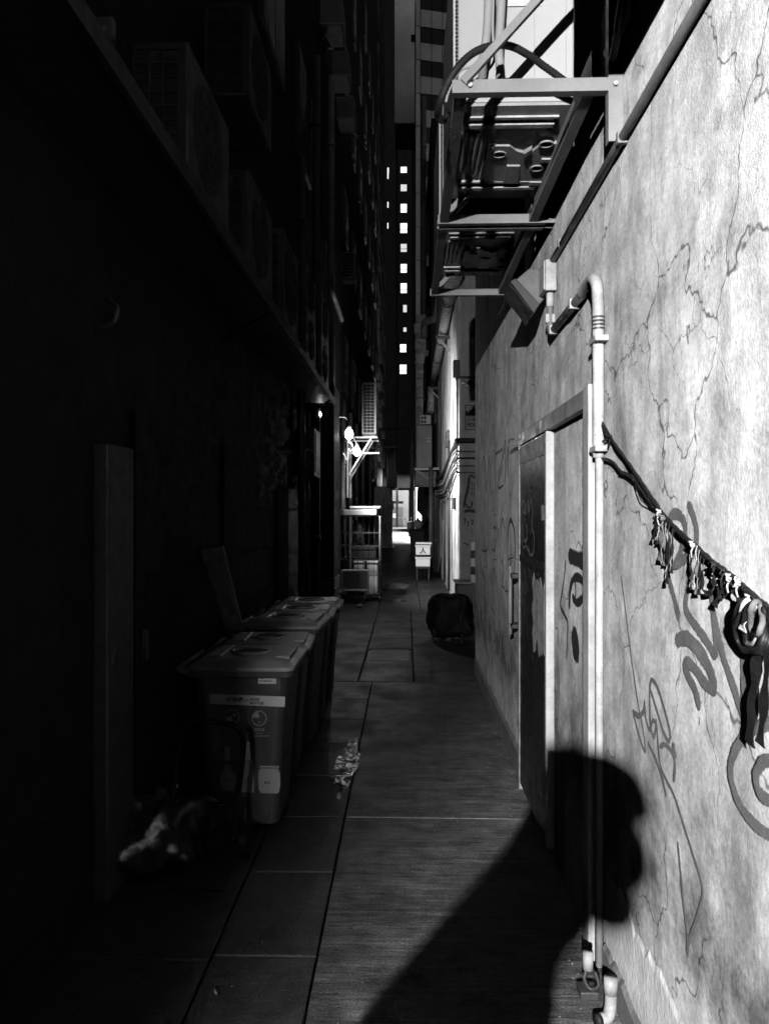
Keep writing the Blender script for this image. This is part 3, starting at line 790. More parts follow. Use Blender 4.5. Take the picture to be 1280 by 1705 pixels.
# ================================================================== LEFT BUILDING
lb = thing('dark_building', (XL, 12, 0), 'soot dark back wall of the building along the left side', 'building')
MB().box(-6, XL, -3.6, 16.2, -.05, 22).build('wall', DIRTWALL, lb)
MB().box(XL - .02, -.7615, -3.62, -3.47, 0, 6).build('pier', DIRTWALL, lb, bevel=.01)  # unseen blocker added by the floodlight, shaped to cast soft shade on the left
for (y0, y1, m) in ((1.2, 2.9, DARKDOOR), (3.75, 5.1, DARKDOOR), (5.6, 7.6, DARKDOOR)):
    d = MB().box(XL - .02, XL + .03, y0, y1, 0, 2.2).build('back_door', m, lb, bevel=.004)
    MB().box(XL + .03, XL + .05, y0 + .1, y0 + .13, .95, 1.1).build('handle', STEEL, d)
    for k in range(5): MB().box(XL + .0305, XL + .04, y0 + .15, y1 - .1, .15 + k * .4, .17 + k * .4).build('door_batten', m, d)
MB().box(XL, XL + .07, 3.30, 3.62, 0, 2.0).build('pilaster', mat('lighter_jamb', .007, .7, var=.3, streak=.2), lb, bevel=.01)
MB().box(XL, XL + .11, 8.15, 8.9, 0, 1.95).build('pilaster', PALEPOST, lb, bevel=.01)
MB().box(XL, XL + .3, 11.3, 12.2, 0, 3.6).build('pier', DIRTWALL2, lb, bevel=.02)
MB().box(XL, XL + .31, 11.29, 12.21, 0, .72).build('pier_base', mat('pier_base_render', .045, .7), lb, bevel=.01)
for y in (4.4, 7.0, 9.4, 12.6):
    for z in (6.2, 9.4, 12.6):
        w = MB().box(XL - .02, XL + .05, y, y + 1.3, z, z + 1.3).build('window', DARKMETAL, lb)
        MB().box(XL + .05, XL + .056, y + .07, y + .63, z + .07, z + 1.23).build('pane', TOWERG, w)
        MB().box(XL + .05, XL + .056, y + .68, y + 1.23, z + .07, z + 1.23).build('pane', TOWERG, w)
# canopy
cn = thing('steel_canopy', (-1.15, 5.5, 3.1), 'long dark steel canopy over the back doors on the left', 'canopy')
MB().box(XL, -.97, 1.0, 10.3, 3.165, 3.195).build('canopy_sheet', DARKMETAL, cn)
MB().box(-.97, -.945, 1.0, 10.3, 3.13, 3.21).build('front_edge', mat('canopy_edge', .014, .6, var=.3, spec=.2), cn, bevel=.003)
for y in (1.3, 5.6, 10.0):
    MB().bar((XL, y, 2.95), (-.99, y, 3.155), .025, .025).build('canopy_strut', DARKDOOR, cn)
# outdoor units standing on the canopy and on brackets, left
def left_ac(y0, ln, h, x0=-1.24, x1=-.975, z0=3.215, label='', m=ACDARK, fans=1, grid=True, group='air conditioners on the left wall'):
    t = thing('air_conditioner', ((x0 + x1) / 2, y0 + ln / 2, z0), label, 'air conditioner', group)
    MB().box(x0, x1, y0, y0 + ln, z0 + .02, z0 + h).build('casing', m, t, bevel=.012)
    for q in (y0 + .12, y0 + ln - .16): MB().box(x0 + .02, x1 - .02, q, q + .04, z0, z0 + .019).build('foot', DARKMETAL, t)
    if grid:
        g_ = MB().box(x0 + .03, x1 - .045, y0 - .004, y0 - .0005, z0 + .05, z0 + h - .04).build('side_grille', HOLE, t)
        nz = max(5, int(h / .07))
        for k in range(nz + 1):
            z = z0 + .05 + (h - .09) * k / nz
            MB().box(x0 + .03, x1 - .045, y0 - .013, y0 - .0045, z - .004, z + .004).build('grille_bar', m, g_)
        for k in range(1, 3):
            x = x0 + .03 + (x1 - x0 - .075) * k / 3
            MB().box(x - .004, x + .004, y0 - .0165, y0 - .0135, z0 + .05, z0 + h - .04).build('grille_bar', m, g_)
    for q in range(fans):
        fh = h / fans; rr = min(ln * .38, fh * .42); cz = z0 + fh * (q + .5); cyy = y0 + ln * .42
        f_ = MB().disc((x1 + .0005, cyy, cz), (1, 0, 0), rr, 28, depth=.004).build('fan_opening', HOLE, t)
        gm = MB()
        for k in range(1, 7):
            r = rr * k / 6
            gm.tube([Vector((x1 + .012, cyy + r * math.cos(a), cz + r * math.sin(a))) for a in [2 * math.pi * j / 28 for j in range(28)]], .003, 5, closed=True)
        for k in range(8):
            a = math.pi * 2 * k / 8; gm.bar((x1 + .012, cyy, cz), (x1 + .012, cyy + rr * math.cos(a), cz + rr * math.sin(a)), .005, .005)
        gm.build('fan_guard', m, f_)
    return t
left_ac(3.42, .80, .60, label='grimy air conditioner nearest on the left canopy, fan facing the alley')
left_ac(4.75, .85, .62, label='second grimy air conditioner from the near end of the left canopy')
left_ac(6.1, .85, .75, label='third air conditioner along the left canopy, taller than the first two')
left_ac(7.5, .80, .95, label='fourth air conditioner along the left canopy, near its middle', fans=2)
left_ac(8.85, .85, 1.05, label='last tall two fan air conditioner at the far end of the left canopy', fans=2, m=ACGREY)
left_ac(4.9, .8, .62, z0=4.35, x0=-1.3, x1=-1.0, label='dim air conditioner on the left wall one level above the canopy')
left_ac(16.0, .8, 1.1, x0=-.92, x1=-.62, z0=3.3, label='pale grey two fan air conditioner on struts above the lit wall lamp', m=ACGREY, fans=2)
left_ac(17.6, .7, .62, x0=-1.48, x1=-1.16, z0=7.05, label='small air conditioner high on the left wall with a diagonal strut', m=ACGREY)
for i, (y, l_) in enumerate(((12.1, 'nearest'), (13.5, 'middle'), (15.0, 'farthest'))):
    t = thing('window_air_conditioner', (-1.2, y, 9.35), l_ + ' of three window air conditioners high up in a row on the left', 'air conditioner', 'window air conditioners high on the left')
    MB().box(XL, -1.0, y, y + .62, 9.40, 9.80).build('casing', PALEPOST, t, bevel=.01)
    MB().box(XL + .03, -1.03, y + .03, y + .59, 9.385, 9.3985).build('base_pan', PAN, t, bevel=.004)
    for yy in (y - .06, y + .66): MB().box(XL, -.98, yy, yy + .03, 9.36, 9.384).build('support_bar', STEEL, t)
# struts under the far left unit
sb = thing('strut_bracket', (-.9, 16.3, 2.6), 'white triangular strut bracket lit up under the pale grey air conditioner', 'bracket')
for y in (15.95, 16.75):
    MB().bar((XL, y, 3.25), (-.6, y, 3.25), .035, .035).build('arm', STEEL, sb)
    MB().bar((XL + .16, y, 2.45), (-.72, y, 3.24), .035, .035).build('brace', STEEL, sb)
    MB().bar((XL + .15, y, 2.0), (XL + .15, y, 3.24), .035, .035).build('post', STEEL, sb)
MB().bar((XL + .15, 15.9, 2.92), (-.55, 15.9, 2.92), .03, .03).build('rail', STEEL, sb)
# pipes on the left wall
def vpipe(x, y, z0, z1, r, m, label, clips=2, group=None):
    t = thing('drain_pipe', (x, y, z0), label, 'pipe', group)
    MB().tube([(x, y, z0), (x, y, z1)], r, 12).build('tube', m, t, smooth=True)
    for k in range(clips):
        z = z0 + (z1 - z0) * (k + .5) / clips
        MB().tube([(x, y, z - .03), (x, y, z + .03)], r * 1.2, 12).build('collar', m, t, smooth=True)
    return t
vpipe(XL + .09, 9.3, 0, 6, .05, PIPED, 'dark drain pipe just past the pale pillar on the left', 4)
vpipe(XL + .08, 9.9, 0, 3.1, .035, PIPEG, 'thin grey drain pipe second past the pale pillar on the left', 3)
vpipe(XL + .12, 10.6, .4, 8, .055, PIPED, 'dark drain pipe below the small hanging bulb', 4)
vpipe(XL + .1, 12.9, 0, 9, .06, PIPEG, 'grey drain pipe just beyond the square dark pier on the left', 4)
vpipe(XL + .10, 15.35, 0, 3.2, .05, PIPED, 'dark drain pipe beside the foam topped cage trolley', 3)
hp = thing('sloping_pipe', (-1.15, 12, 4.95), 'pale horizontal pipe high on the left wall above the canopy end', 'pipe')
MB().tube([ony(546, 466, 10.7), ony(569, 533, 13.4)], .04, 12).build('tube', mat('aluminium_pipe', .14, .4, var=.3), hp, smooth=True)
lbx = thing('wall_box', (XL + .1, 10.0, 2.2), 'dark electrical box on the left wall under the canopy end', 'electrical box')
MB().box(XL, XL + .22, 9.55, 10.15, 2.15, 2.75).build('box_body', DARKMETAL, lbx, bevel=.01)
MB().box(XL + .221, XL + .23, 9.62, 10.08, 2.2, 2.7).build('lid', DARKMETAL, lbx, bevel=.004)
gl = thing('wall_hook', (XL + .1, 2.4, 2.7), 'small metal hook glinting on the dark left wall', 'hook')
MB().tube(smooth_path([(XL, 3.32, 2.5), (XL + .09, 3.30, 2.52), (XL + .11, 3.30, 2.58), (XL + .07, 3.30, 2.62)], 6), .012, 10).build('hook', PALEMETAL, gl, smooth=True)
ce = thing('canopy_end_plate', (-.96, 2.5, 3.2), 'small bright steel end plate on the near edge of the left canopy', 'bracket')
MB().box(-.99, -.94, 2.44, 2.47, 3.215, 3.29).build('plate', STEEL, ce, bevel=.003)
MB().tube([(-.965, 2.435, 3.25), (-.965, 2.475, 3.25)], .008, 8).build('bolt', PALEMETAL, ce)

# lit lamps in the alley (each with its own light)
def lamp(name, c, power, r, label, arm, shade=False, aim=(1, .35, .05)):
    c = Vector(c); t = thing(name, tuple(c), label, 'lamp')
    MB().sphere(c, (r, r, r * 1.35), 14, 9).build('bulb', BULB, t, smooth=True)
    MB().tube([c + Vector((0, 0, r * 1.3)), c + Vector((0, 0, r * 2.2))], r * .55, 10).build('socket', PALEMETAL, t, smooth=True)
    MB().tube(smooth_path([c + Vector((0, 0, r * 2.1)), c + Vector((arm * .3, 0, r * 4)), c + Vector((arm, 0, r * 4.2))], 5), .010, 8).build('arm', PALEMETAL, t, smooth=True)
    d = bpy.data.lights.new(name + '_light', 'SPOT'); d.energy = power; d.shadow_soft_size = r; d.spot_size = R(140); d.spot_blend = .7
    o = bpy.data.objects.new(name + '_light', d); COL.objects.link(o); o.parent = t
    o.location = (r * 1.8, 0, 0); o.rotation_euler = Vector(aim).to_track_quat('-Z', 'Y').to_euler()
    gd = bpy.data.lights.new(name + '_glint', 'POINT'); gd.energy = power * .035; gd.shadow_soft_size = .012  # extra point light beside the bulb, added for glints on wet ground
    go = bpy.data.objects.new(name + '_glint', gd); COL.objects.link(go); go.parent = t; go.location = (r * .4, -r * 1.25, -r * .9)
    if shade:
        sh = MB(); n = 18
        for k in range(n):
            a = math.pi * (k / (n - 1) - .5) * 1.5; sh.v += [c + Vector((-r * 1.5 * math.cos(a), r * 1.5 * math.sin(a), r * 2.0)), c + Vector((-r * 1.8 * math.cos(a), r * 1.8 * math.sin(a), -r * 1.7))]
        sh.f = [(2 * k, 2 * k + 1, 2 * k + 3, 2 * k + 2) for k in range(n - 1)]
        sh.build('back_reflector', PALEMETAL, t, smooth=True)
    return t
lamp('alley_lamp', (-1.04, 14.0, 3.12), 135, .075, 'bright bare bulb on the left wall above the cage trolley', -.2, aim=(.85, .6, -.3))
lamp('strut_lamp', (-1.0, 15.6, 2.93), 3.2, .07, 'glaring lamp in front of the white struts under the pale air conditioner', -.3, aim=(.35, .9, -.1))
lamp('hanging_bulb', (-1.2, 10.6, 3.05), .15, .03, 'small bare bulb hanging under the far end of the left canopy', -.14)
cl = thing('lamp_bracket', (-1.02, 14.1, 2.7), 'white curled metal bracket just below the bright bare bulb', 'bracket')
b = MB(); b.tube(smooth_path([(-1.06, 14.05, 3.0), (-1.0, 14.05, 2.95), (-.97, 14.05, 2.86), (-1.02, 14.05, 2.8), (-1.05, 14.05, 2.86)], 6), .012, 8); b.build('scroll', PALEMETAL, cl, smooth=True)
MB().bar((-1.15, 14.05, 2.78), (-1.06, 14.05, 2.62), .02, .02).build('brace', PALEMETAL, cl)
MB().bar((-1.06, 14.05, 2.62), (-1.06, 14.05, 2.80), .02, .02).build('post', PALEMETAL, cl)

# ================================================================== BINS
def make_bin(label):
    """wheeled bin seen from its side: hinge and handle to the wall, lid lip to the alley"""
    x0, x1, y0, y1 = -1.13, -.62, 4.02, 4.56
    t = thing('recycling_bin', ((x0 + x1) / 2, (y0 + y1) / 2, 0), label, 'bin', 'recycling bins in a row on the left')
    zb, zt = .04, .86
    def rr(xa, xb, ya, yb, z, r=.05, n=4):
        out = []
        for cx, cyy, a0 in ((xb - r, yb - r, 0), (xa + r, yb - r, 90), (xa + r, ya + r, 180), (xb - r, ya + r, 270)):
            for k in range(n + 1):
                a = R(a0 + 90 * k / n); out.append(Vector((cx + r * math.cos(a), cyy + r * math.sin(a), z)))
        return out
    def loft(rings, cap=True):
        m = MB(); n = len(rings[0])
        for q in rings: m.v += q
        for i in range(len(rings) - 1):
            for k in range(n): m.f.append((i * n + k, i * n + (k + 1) % n, (i + 1) * n + (k + 1) % n, (i + 1) * n + k))
        if cap: m.f += [tuple(range(n))[::-1], tuple((len(rings) - 1) * n + k for k in range(n))]
        return m
    loft([rr(x0 + .07, x1 - .06, y0 + .05, y1 - .05, zb), rr(x0 + .06, x1 - .05, y0 + .035, y1 - .035, zb + .25), rr(x0 + .02, x1 - .01, y0 + .004, y1 - .004, zt - .09), rr(x0 + .02, x1 - .01, y0 + .004, y1 - .004, zt)]).build('bin_body', BINM, t, smooth=False, bevel=.004)
    loft([rr(x0 - .005, x1 + .02, y0 - .02, y1 + .02, zt - .03), rr(x0 - .01, x1 + .03, y0 - .025, y1 + .025, zt - .025), rr(x0 - .01, x1 + .03, y0 - .025, y1 + .025, zt + .005)]).build('rim', BINM, t, bevel=.004)
    lid = loft([rr(x0 - .02, x1 + .035, y0 - .03, y1 + .03, zt + .006), rr(x0 - .02, x1 + .035, y0 - .03, y1 + .03, zt + .026), rr(x0 + .03, x1 - .03, y0 + .03, y1 - .03, zt + .052), rr(x0 + .07, x1 - .07, y0 + .07, y1 - .07, zt + .058)]).build('lid', LIDM, t, bevel=.005)
    cx, cyy = (x0 + x1) / 2 + .01, (y0 + y1) / 2
    MB().disc((cx, cyy, zt + .0585), (0, 0, 1), .10, 26, depth=.001).build('slot_hole', HOLE, lid)
    MB().tube([Vector((cx + .105 * math.cos(a), cyy + .105 * math.sin(a), zt + .06)) for a in [2 * math.pi * k / 28 for k in range(28)]], .011, 8, closed=True).build('slot_ring', LIDM, lid, smooth=True)
    for sx in (-.17, .2): MB().box(cx + sx - .04, cx + sx + .04, y0 + .1, y1 - .1, zt + .045, zt + .066).build('lid_ridge', LIDM, lid, bevel=.01)
    MB().tube([(x0 - .075, y0 + .02, zt + .01), (x0 - .075, y1 - .02, zt + .01)], .016, 10).build('handle', BINM, t, smooth=True)
    for yy in (y0 + .04, y1 - .04): MB().bar((x0 - .08, yy, zt + .01), (x0 + .02, yy, zt - .03), .03, .03).build('handle_arm', BINM, t)
    for yy in (y0 + .02, y1 - .06):
        w = MB().tube([(x0 + .06, yy, .1), (x0 + .06, yy + .045, .1)], .1, 18).build('wheel', BLACK, t, smooth=False)
        MB().disc((x0 + .06, yy - .002, .1), (0, -1, 0), .05, 14, depth=.004).build('hub', BINM, w)
    return t, (x0, x1, y0, y1, zt)
bin1, (bx0, bx1, by0, by1, bzt) = make_bin('nearest recycling bin, its white banner reading GLASS BOTTLES')
BL = [('second recycling bin, directly behind the one with the GLASS BOTTLES banner', .68), ('third recycling bin counting from the near end of the row', 1.36), ('fourth recycling bin counting from the near end of the row', 2.04), ('farthest recycling bin, at the cage trolley end of the row', 2.72)]
for lab, dy in BL:
    q = copy_tree(bin1); shift(q, (random.uniform(-.02, .015), dy, 0)); q.rotation_euler.z = random.uniform(-.07, .07); q.scale.z = random.uniform(.965, 1.02); q['label'] = lab
# stickers of the first bin: the body face leans, so follow it
def face(px, py, lift=.002):
    """point on the side of the first bin facing the camera"""
    p = ony(px, py, by0 + .01)
    for _ in range(4):
        z = p.z; zt2 = bzt - .09
        y = by0 + .004 if z > zt2 else by0 + .004 + (zt2 - z) * (.031 / (zt2 - .29)) if z > .29 else by0 + .035 + (.29 - z) * .06
        p = ony(px, py, y - lift)
    return p
def facepoly(l, m, name, lift=.002, parent=bin1): 
    return MB().add([face(x, y, lift) for x, y in l], [tuple(range(len(l)))[::-1]]).build(name, m, parent)
def fz(l, sc=6.4, ox=330, oy=1110): return [(ox + x / sc, oy + y / sc) for x, y in l]
ban = facepoly(fz([(118, 288), (928, 320), (922, 430), (128, 395)]), STICK, 'banner_sticker')
idl = facepoly(fz([(640, 88), (832, 90), (832, 184), (640, 182)]), STICK, 'number_label')
def ftext(s, px, py, size, m, parent, bold=0, lift=.004, align='CENTER', ex=(.995, 0, -.02)):
    text_mesh(s, size, face(px, py, lift), ex, (0, -.0, 1), m, parent, 'lettering', bold, align, .0006)
def fzp(x, y): return 330 + x / 6.4, 1110 + y / 6.4
ftext('玻璃樽', *fzp(390, 357), .030, INK, ban, .0006)
ftext('回收', *fzp(515, 362), .014, INK, ban)
ftext('GLASS', *fzp(553, 348), .018, INK, ban, .0005, align='LEFT'); ftext('BOTTLES', *fzp(553, 388), .018, INK, ban, .0005, align='LEFT')
ftext('G2-', *fzp(655, 116), .018, INK, idl, .0003, align='LEFT'); ftext('WA-0004978', *fzp(655, 152), .0115, INK, idl, .0002, align='LEFT')
def ringpoly(cx, cy, rx, ry, w, m, name):
    b = MB(); n = 30; o = []; i_ = []
    for k in range(n):
        a = 2 * math.pi * k / n
        o.append(face(*fzp(cx + rx * math.cos(a), cy + ry * math.sin(a)))); i_.append(face(*fzp(cx + (rx - w) * math.cos(a), cy + (ry - w) * math.sin(a))))
    b.add(o + i_, [(k, n + k, n + (k + 1) % n, (k + 1) % n) for k in range(n)]); return b.build(name, m, bin1)
ringpoly(365, 535, 76, 78, 9, STICKD, 'round_pictogram'); ringpoly(650, 550, 80, 82, 10, STICKD, 'round_pictogram')
facepoly(fz([(300, 545), (330, 530), (368, 535), (362, 575), (365, 600), (340, 602), (312, 585)]), STICKD, 'pictogram_mark')
facepoly(fz([(370, 505), (392, 500), (405, 515), (395, 535), (378, 530)]), STICKD, 'pictogram_mark')
facepoly(fz([(582, 540), (590, 500), (620, 478), (640, 485), (655, 535), (630, 548)]), STICKD, 'pictogram_mark')
facepoly(fz([(652, 575), (660, 595), (652, 605), (644, 595)]), STICKD, 'pictogram_mark')
ftext('淨乾淨', *fzp(652, 675), .019, STICKD, bin1); ftext('Rinse clean', *fzp(655, 712), .008, STICKD, bin1); 
facepoly(fz([(562, 736), (762, 736), (762, 742), (562, 742)]), STICKD, 'rule_line')
bt1 = facepoly(fz([(283, 850), (338, 853), (338, 960), (350, 1040), (355, 1110), (390, 1150), (402, 1200), (395, 1290), (370, 1330), (290, 1325), (250, 1300), (232, 1200), (240, 1140), (275, 1105), (283, 1000)]), STICKD, 'bottle_sticker')
bt2 = facepoly(fz([(518, 795), (545, 797), (552, 880), (558, 975), (590, 1010), (596, 1100), (596, 1330), (585, 1343), (460, 1338), (450, 1320), (470, 1100), (498, 1000), (510, 900)]), STICKD, 'bottle_sticker')
bt3 = facepoly(fz([(665, 1085), (850, 1085), (872, 1130), (875, 1260), (860, 1340), (840, 1352), (670, 1348), (645, 1310), (640, 1180), (645, 1110)]), STICKD, 'jar_sticker')
facepoly(fz([(655, 1055), (862, 1058), (862, 1077), (655, 1074)]), STICKD, 'jar_sticker')
ftext('飲料', *fzp(318, 1212), .016, INK, bt1); ftext('食\n品', *fzp(528, 1205), .015, INK, bt2); ftext('食品', *fzp(735, 1238), .017, INK, bt3)
for (cx, cy, sx, sy) in ((-1.0, 4.9, .2, .1),):
    pass
# loose rag on the far bin
q = MB(); q.sphere((-.63, 7.3, .95), (.055, .06, .03), 10, 6, .25); quick('crumpled_rag', q, GRAG, 'crumpled pale rag lying on the farthest recycling bin', 'rag', smooth=True)
# board leaning behind the bins
bd = thing('leaning_board', (-1.2, 4.95, .0), 'dim framed board leaning against the dark wall behind the bins', 'board')
A = Vector((-1.335, 4.95, 1.46)); B_ = Vector((-1.17, 4.95, .93))
MB().prism([A, A + Vector((.15, 0, .02)), B_ + Vector((.12, 0, 0)), B_], (0, .03, 0)).build('board', mat('board_face', .10, .6, var=.6, scale=8), bd, bevel=.006)
MB().prism([A + Vector((.035, -.003, -.08)), A + Vector((.12, -.003, -.07)), B_ + Vector((.08, -.003, .1)), B_ + Vector((.03, -.003, .1))], (0, .0025, 0)).build('inset', DARKMETAL, bd)
MB().bar(B_ + Vector((.04, .015, 0)), B_ + Vector((.04, .015, -.93)), .04, .02).build('leg', DARKMETAL, bd)
# hand truck in front of the bins and bag of rubbish
ht = thing('hand_truck', (-1.05, 3.7, 0), 'black tube frame hand truck standing in front of the bins', 'hand truck')
def htp(px, py, y=3.78): return ony(px, py, y)
b = MB(); b.tube(smooth_path([htp(280, 1400, 3.62), htp(292, 1290), htp(302, 1222), htp(312, 1206), htp(340, 1202), htp(385, 1206), htp(402, 1222), htp(404, 1260), htp(396, 1330), htp(388, 1400, 3.62)], 6), .014, 10); b.build('frame', TRUCK, ht, smooth=True)
for py in (1270, 1340): MB().tube([htp(296, py), htp(398, py)], .010, 8).build('crossbar', TRUCK, ht, smooth=True)
p1 = htp(280, 1400, 3.62); p2 = htp(388, 1400, 3.62)
MB().box(p1.x, p2.x, 3.42, 3.66, .006, .018).build('toe_plate', DARKMETAL, ht, bevel=.002)
for x in (p1.x - .03, p2.x + .03):
    w = MB().tube([(x - .018, 3.75, .085), (x + .018, 3.75, .085)], .085, 18).build('wheel', TRUCK, ht)
    MB().disc((x - .02, 3.75, .085), (-1, 0, 0), .03, 12, depth=.004).build('hub', TRUCK, w)
    MB().bar((x * .5 + (p1.x + p2.x) * .25, 3.75, .085), (x, 3.75, .085), .015, .015).build('axle', TRUCK, ht)
gb_ = MB()
def lump(name, c, r, m, label, cat, seed=1, nu=22, nv=14, amp=.25, parent=None):
    rnd = random.Random(seed); b = MB(); b.sphere(c, r, nu, nv); c = Vector(c)
    ph = [(rnd.uniform(2, 7), rnd.uniform(0, 6), Vector((rnd.uniform(-1, 1), rnd.uniform(-1, 1), rnd.uniform(-1, 1)))) for _ in range(9)]
    seen = {}
    for v in b.v:
        d = v - c; u = d.normalized() if d.length else d; k = 0
        for fq, p0, ax in ph: k += math.sin(fq * 1.6 * u.dot(ax) * 2.2 + p0)
        v += d * (amp * k / 5); v.z = max(v.z, .006 + .0008 * rnd.random())
    return tag(b.build(name, m, smooth=True), label, cat)
lump('rubbish_bag', (-1.22, 3.72, .14), (.24, .26, .17), CLEARBAG, 'thin pale plastic bag of rubbish slumped by the left wall', 'bag', 3, 40, 24, .32)

# ================================================================== COVERED BUNDLE on the right
cb = thing('covered_cart', (.58, 10.2, 0), 'low cart draped in black plastic sheeting beside the end of the plaster wall', 'cart')
b = MB(); nu, nv = 72, 40; CC = Vector((.57, 10.2, .335))
def sq(a, p): return math.copysign(abs(a) ** p, a)
for i in range(nv + 1):
    ph = math.pi * i / nv
    for k in range(nu):
        a = 2 * math.pi * k / nu
        u = Vector((sq(math.sin(ph), .5) * sq(math.cos(a), .6), sq(math.sin(ph), .5) * sq(math.sin(a), .6), sq(math.cos(ph), .6)))
        sag = 1 + .10 * max(0, -u.z)
        p = Vector((u.x * .285 * sag, u.y * .34 * sag, u.z * .285))
        n1 = MN.noise(u * 1.6 + Vector((3, 1, 7))); n2 = abs(MN.noise(Vector((u.x * 4.5, u.y * 4.5, u.z * 1.3)) + Vector((9, 2, 4)))); n3 = MN.noise(u * 11)
        p *= 1 + .20 * n1 - .13 * n2 + .025 * n3
        p += CC
        hem = .07 + .05 * MN.noise(Vector((math.cos(a) * 2.2, math.sin(a) * 2.2, 5))) + .02 * math.sin(7 * a)
        if p.z < hem: p.z = hem + (p.z - hem) * .05
        b.v.append(p)
for i in range(nv):
    for k in range(nu): b.f.append((i * nu + k, (i + 1) * nu + k, (i + 1) * nu + (k + 1) % nu, i * nu + (k + 1) % nu))
b.build('plastic_sheet', BAG, cb, smooth=True)
for x, y in ((.36, 9.95), (.72, 9.95), (.36, 10.42), (.72, 10.42)):
    MB().tube([(x, y, .02), (x, y, .25)], .012, 8).build('leg', DARKMETAL, cb)
    MB().tube([(x - .012, y, .03), (x + .012, y, .03)], .028, 12).build('castor', BLACK, cb)
MB().box(.36, .72, 9.95, 10.42, .22, .25).build('cart_bed', DARKMETAL, cb)

# ================================================================== CORNER BUILDING (right, beyond the recess)
X2, Y2 = .92, 13.4
kb = thing('corner_building', (X2 + 1, 18, 0), 'grey end wall and white side wall of the next building on the right', 'building')
MB().box(X2 + .03, 5, Y2, 13.9, -.05, 12).build('end_wall', BFACE, kb)
MB().box(X2, 5, 13.42, 24, -.05, 12).build('side_wall', BWALL, kb)
MB().box(X2 + .012, 5, Y2 - .02, Y2 - .001, 0, .12).build('end_plinth', DARKBASE, kb)
MB().box(2.6, 2.8, 8.1, 13.4, 0, 9).build('recess_wall', DIRTWALL2, kb)
for y in (15.4, 17.3): MB().box(X2 - .006, X2 + .01, y, y + .07, .6, 2.35).build('wall_slot', HOLE, kb)
MB().box(X2 - .006, X2 + .01, 14.9, 14.98, 3.0, 3.9).build('wall_slot', HOLE, kb)
for (y, z, w, h_) in ((14.2, 1.75, .35, .22), (16.4, 3.1, .5, .35), (18.3, 1.5, .4, .5), (19.6, 2.2, .3, .3)):
    MB().box(X2 - .05, X2, y, y + w, z, z + h_).build('meter_box', [PIPED, STEEL][int(y) % 2], kb, bevel=.008)
for (y, z0, z1) in ((16.1, .05, 3.2), (18.0, .05, 2.4), (20.2, 2.5, 6.5)):
    MB().tube([(X2 - .03, y, z0), (X2 - .03, y, z1)], .022, 8).build('riser_pipe', PIPED, kb, smooth=True)
for k in range(14):
    y = 13.7 + k * .55 + random.uniform(-.2, .2); z = random.uniform(.9, 2.4); b = MB()
    stroke(b, [Vector((X2 - .001, y, z)), Vector((X2 - .001, y + .05, z - .35)), Vector((X2 - .001, y - .02, z - random.uniform(.6, .9)))], random.uniform(.06, .22), (-1, 0, 0), .001); b.build('damp_streak', MATS['faded_spray_paint'], kb)
def sg(px, py): return ony(px, py, Y2 - .006)
sn = MB(); p0 = sg(774, 674); p1 = sg(774, 716)
sx0, sx1, sz0, sz1 = p0.x, p0.x + .55, p1.z, p0.z
for a in ((sx0, sx1, sz1 - .018, sz1), (sx0, sx1, sz0, sz0 + .018), (sx0, sx0 + .018, sz0 + .018, sz1 - .018), (sx1 - .018, sx1, sz0 + .018, sz1 - .018)):
    sn.box(a[0], a[1], Y2 - .004, Y2 - .001, a[2], a[3])
sn.build('stencil_frame', INK, kb)
yy = Y2 - .004
text_mesh('通渠', .165, (sx0 + .05, yy, sz1 - .125), (1, 0, 0), (0, 0, 1), INK, kb, 'stencil_lettering', .002, 'LEFT')
text_mesh('水電 搬', .075, (sx0 + .035, yy, sz1 - .265), (1, 0, 0), (0, 0, 1), INK, kb, 'stencil_lettering', .001, 'LEFT')
text_mesh('9081-', .115, (sx0 + .03, yy, sz0 + .085), (1, 0, 0), (0, 0, 1), INK, kb, 'stencil_lettering', .004, 'LEFT')
def e5(l): return [ony(760 + x / 3.708, 640 + y / 3.708, Y2 - .001) for x, y in l]
b = MB()
for i, (w, l) in enumerate([(.05, [(80, 560), (70, 640), (55, 700), (45, 760)]), (.04, [(85, 555), (105, 575), (125, 575)]), (.06, [(45, 785), (80, 780), (120, 785)]), (.03, [(60, 740), (70, 760), (90, 755), (95, 720)]),
                            (.03, [(90, 610), (110, 620)]), (.03, [(88, 640), (112, 650)]), (.03, [(85, 670), (112, 680)]), (.03, [(95, 600), (92, 690)]), (.03, [(108, 610), (106, 700)]),
                            (.022, [(42, 835), (52, 830), (48, 865)]), (.022, [(65, 840), (72, 860), (66, 880)]), (.022, [(85, 835), (100, 845), (92, 870)]), (.022, [(60, 890), (72, 915)]), (.022, [(88, 890), (95, 920)]), (.02, [(40, 980), (60, 985), (75, 1000)])]):
    stroke(b, e5(l), w, (0, -1, 0), .001 + i * .0005)
b.build('stencil_stain', mat('faded_black_paint', .03, .8), kb)
torn_ = e5([(60, -110)])
b = MB()
stroke(b, [ony(789, 530, Y2 - .001), ony(790, 548, Y2 - .001), ony(787, 562, Y2 - .001)], .1, (0, -1, 0), .001); b.build('stencil_stain', MATS['faded_black_paint'], kb)
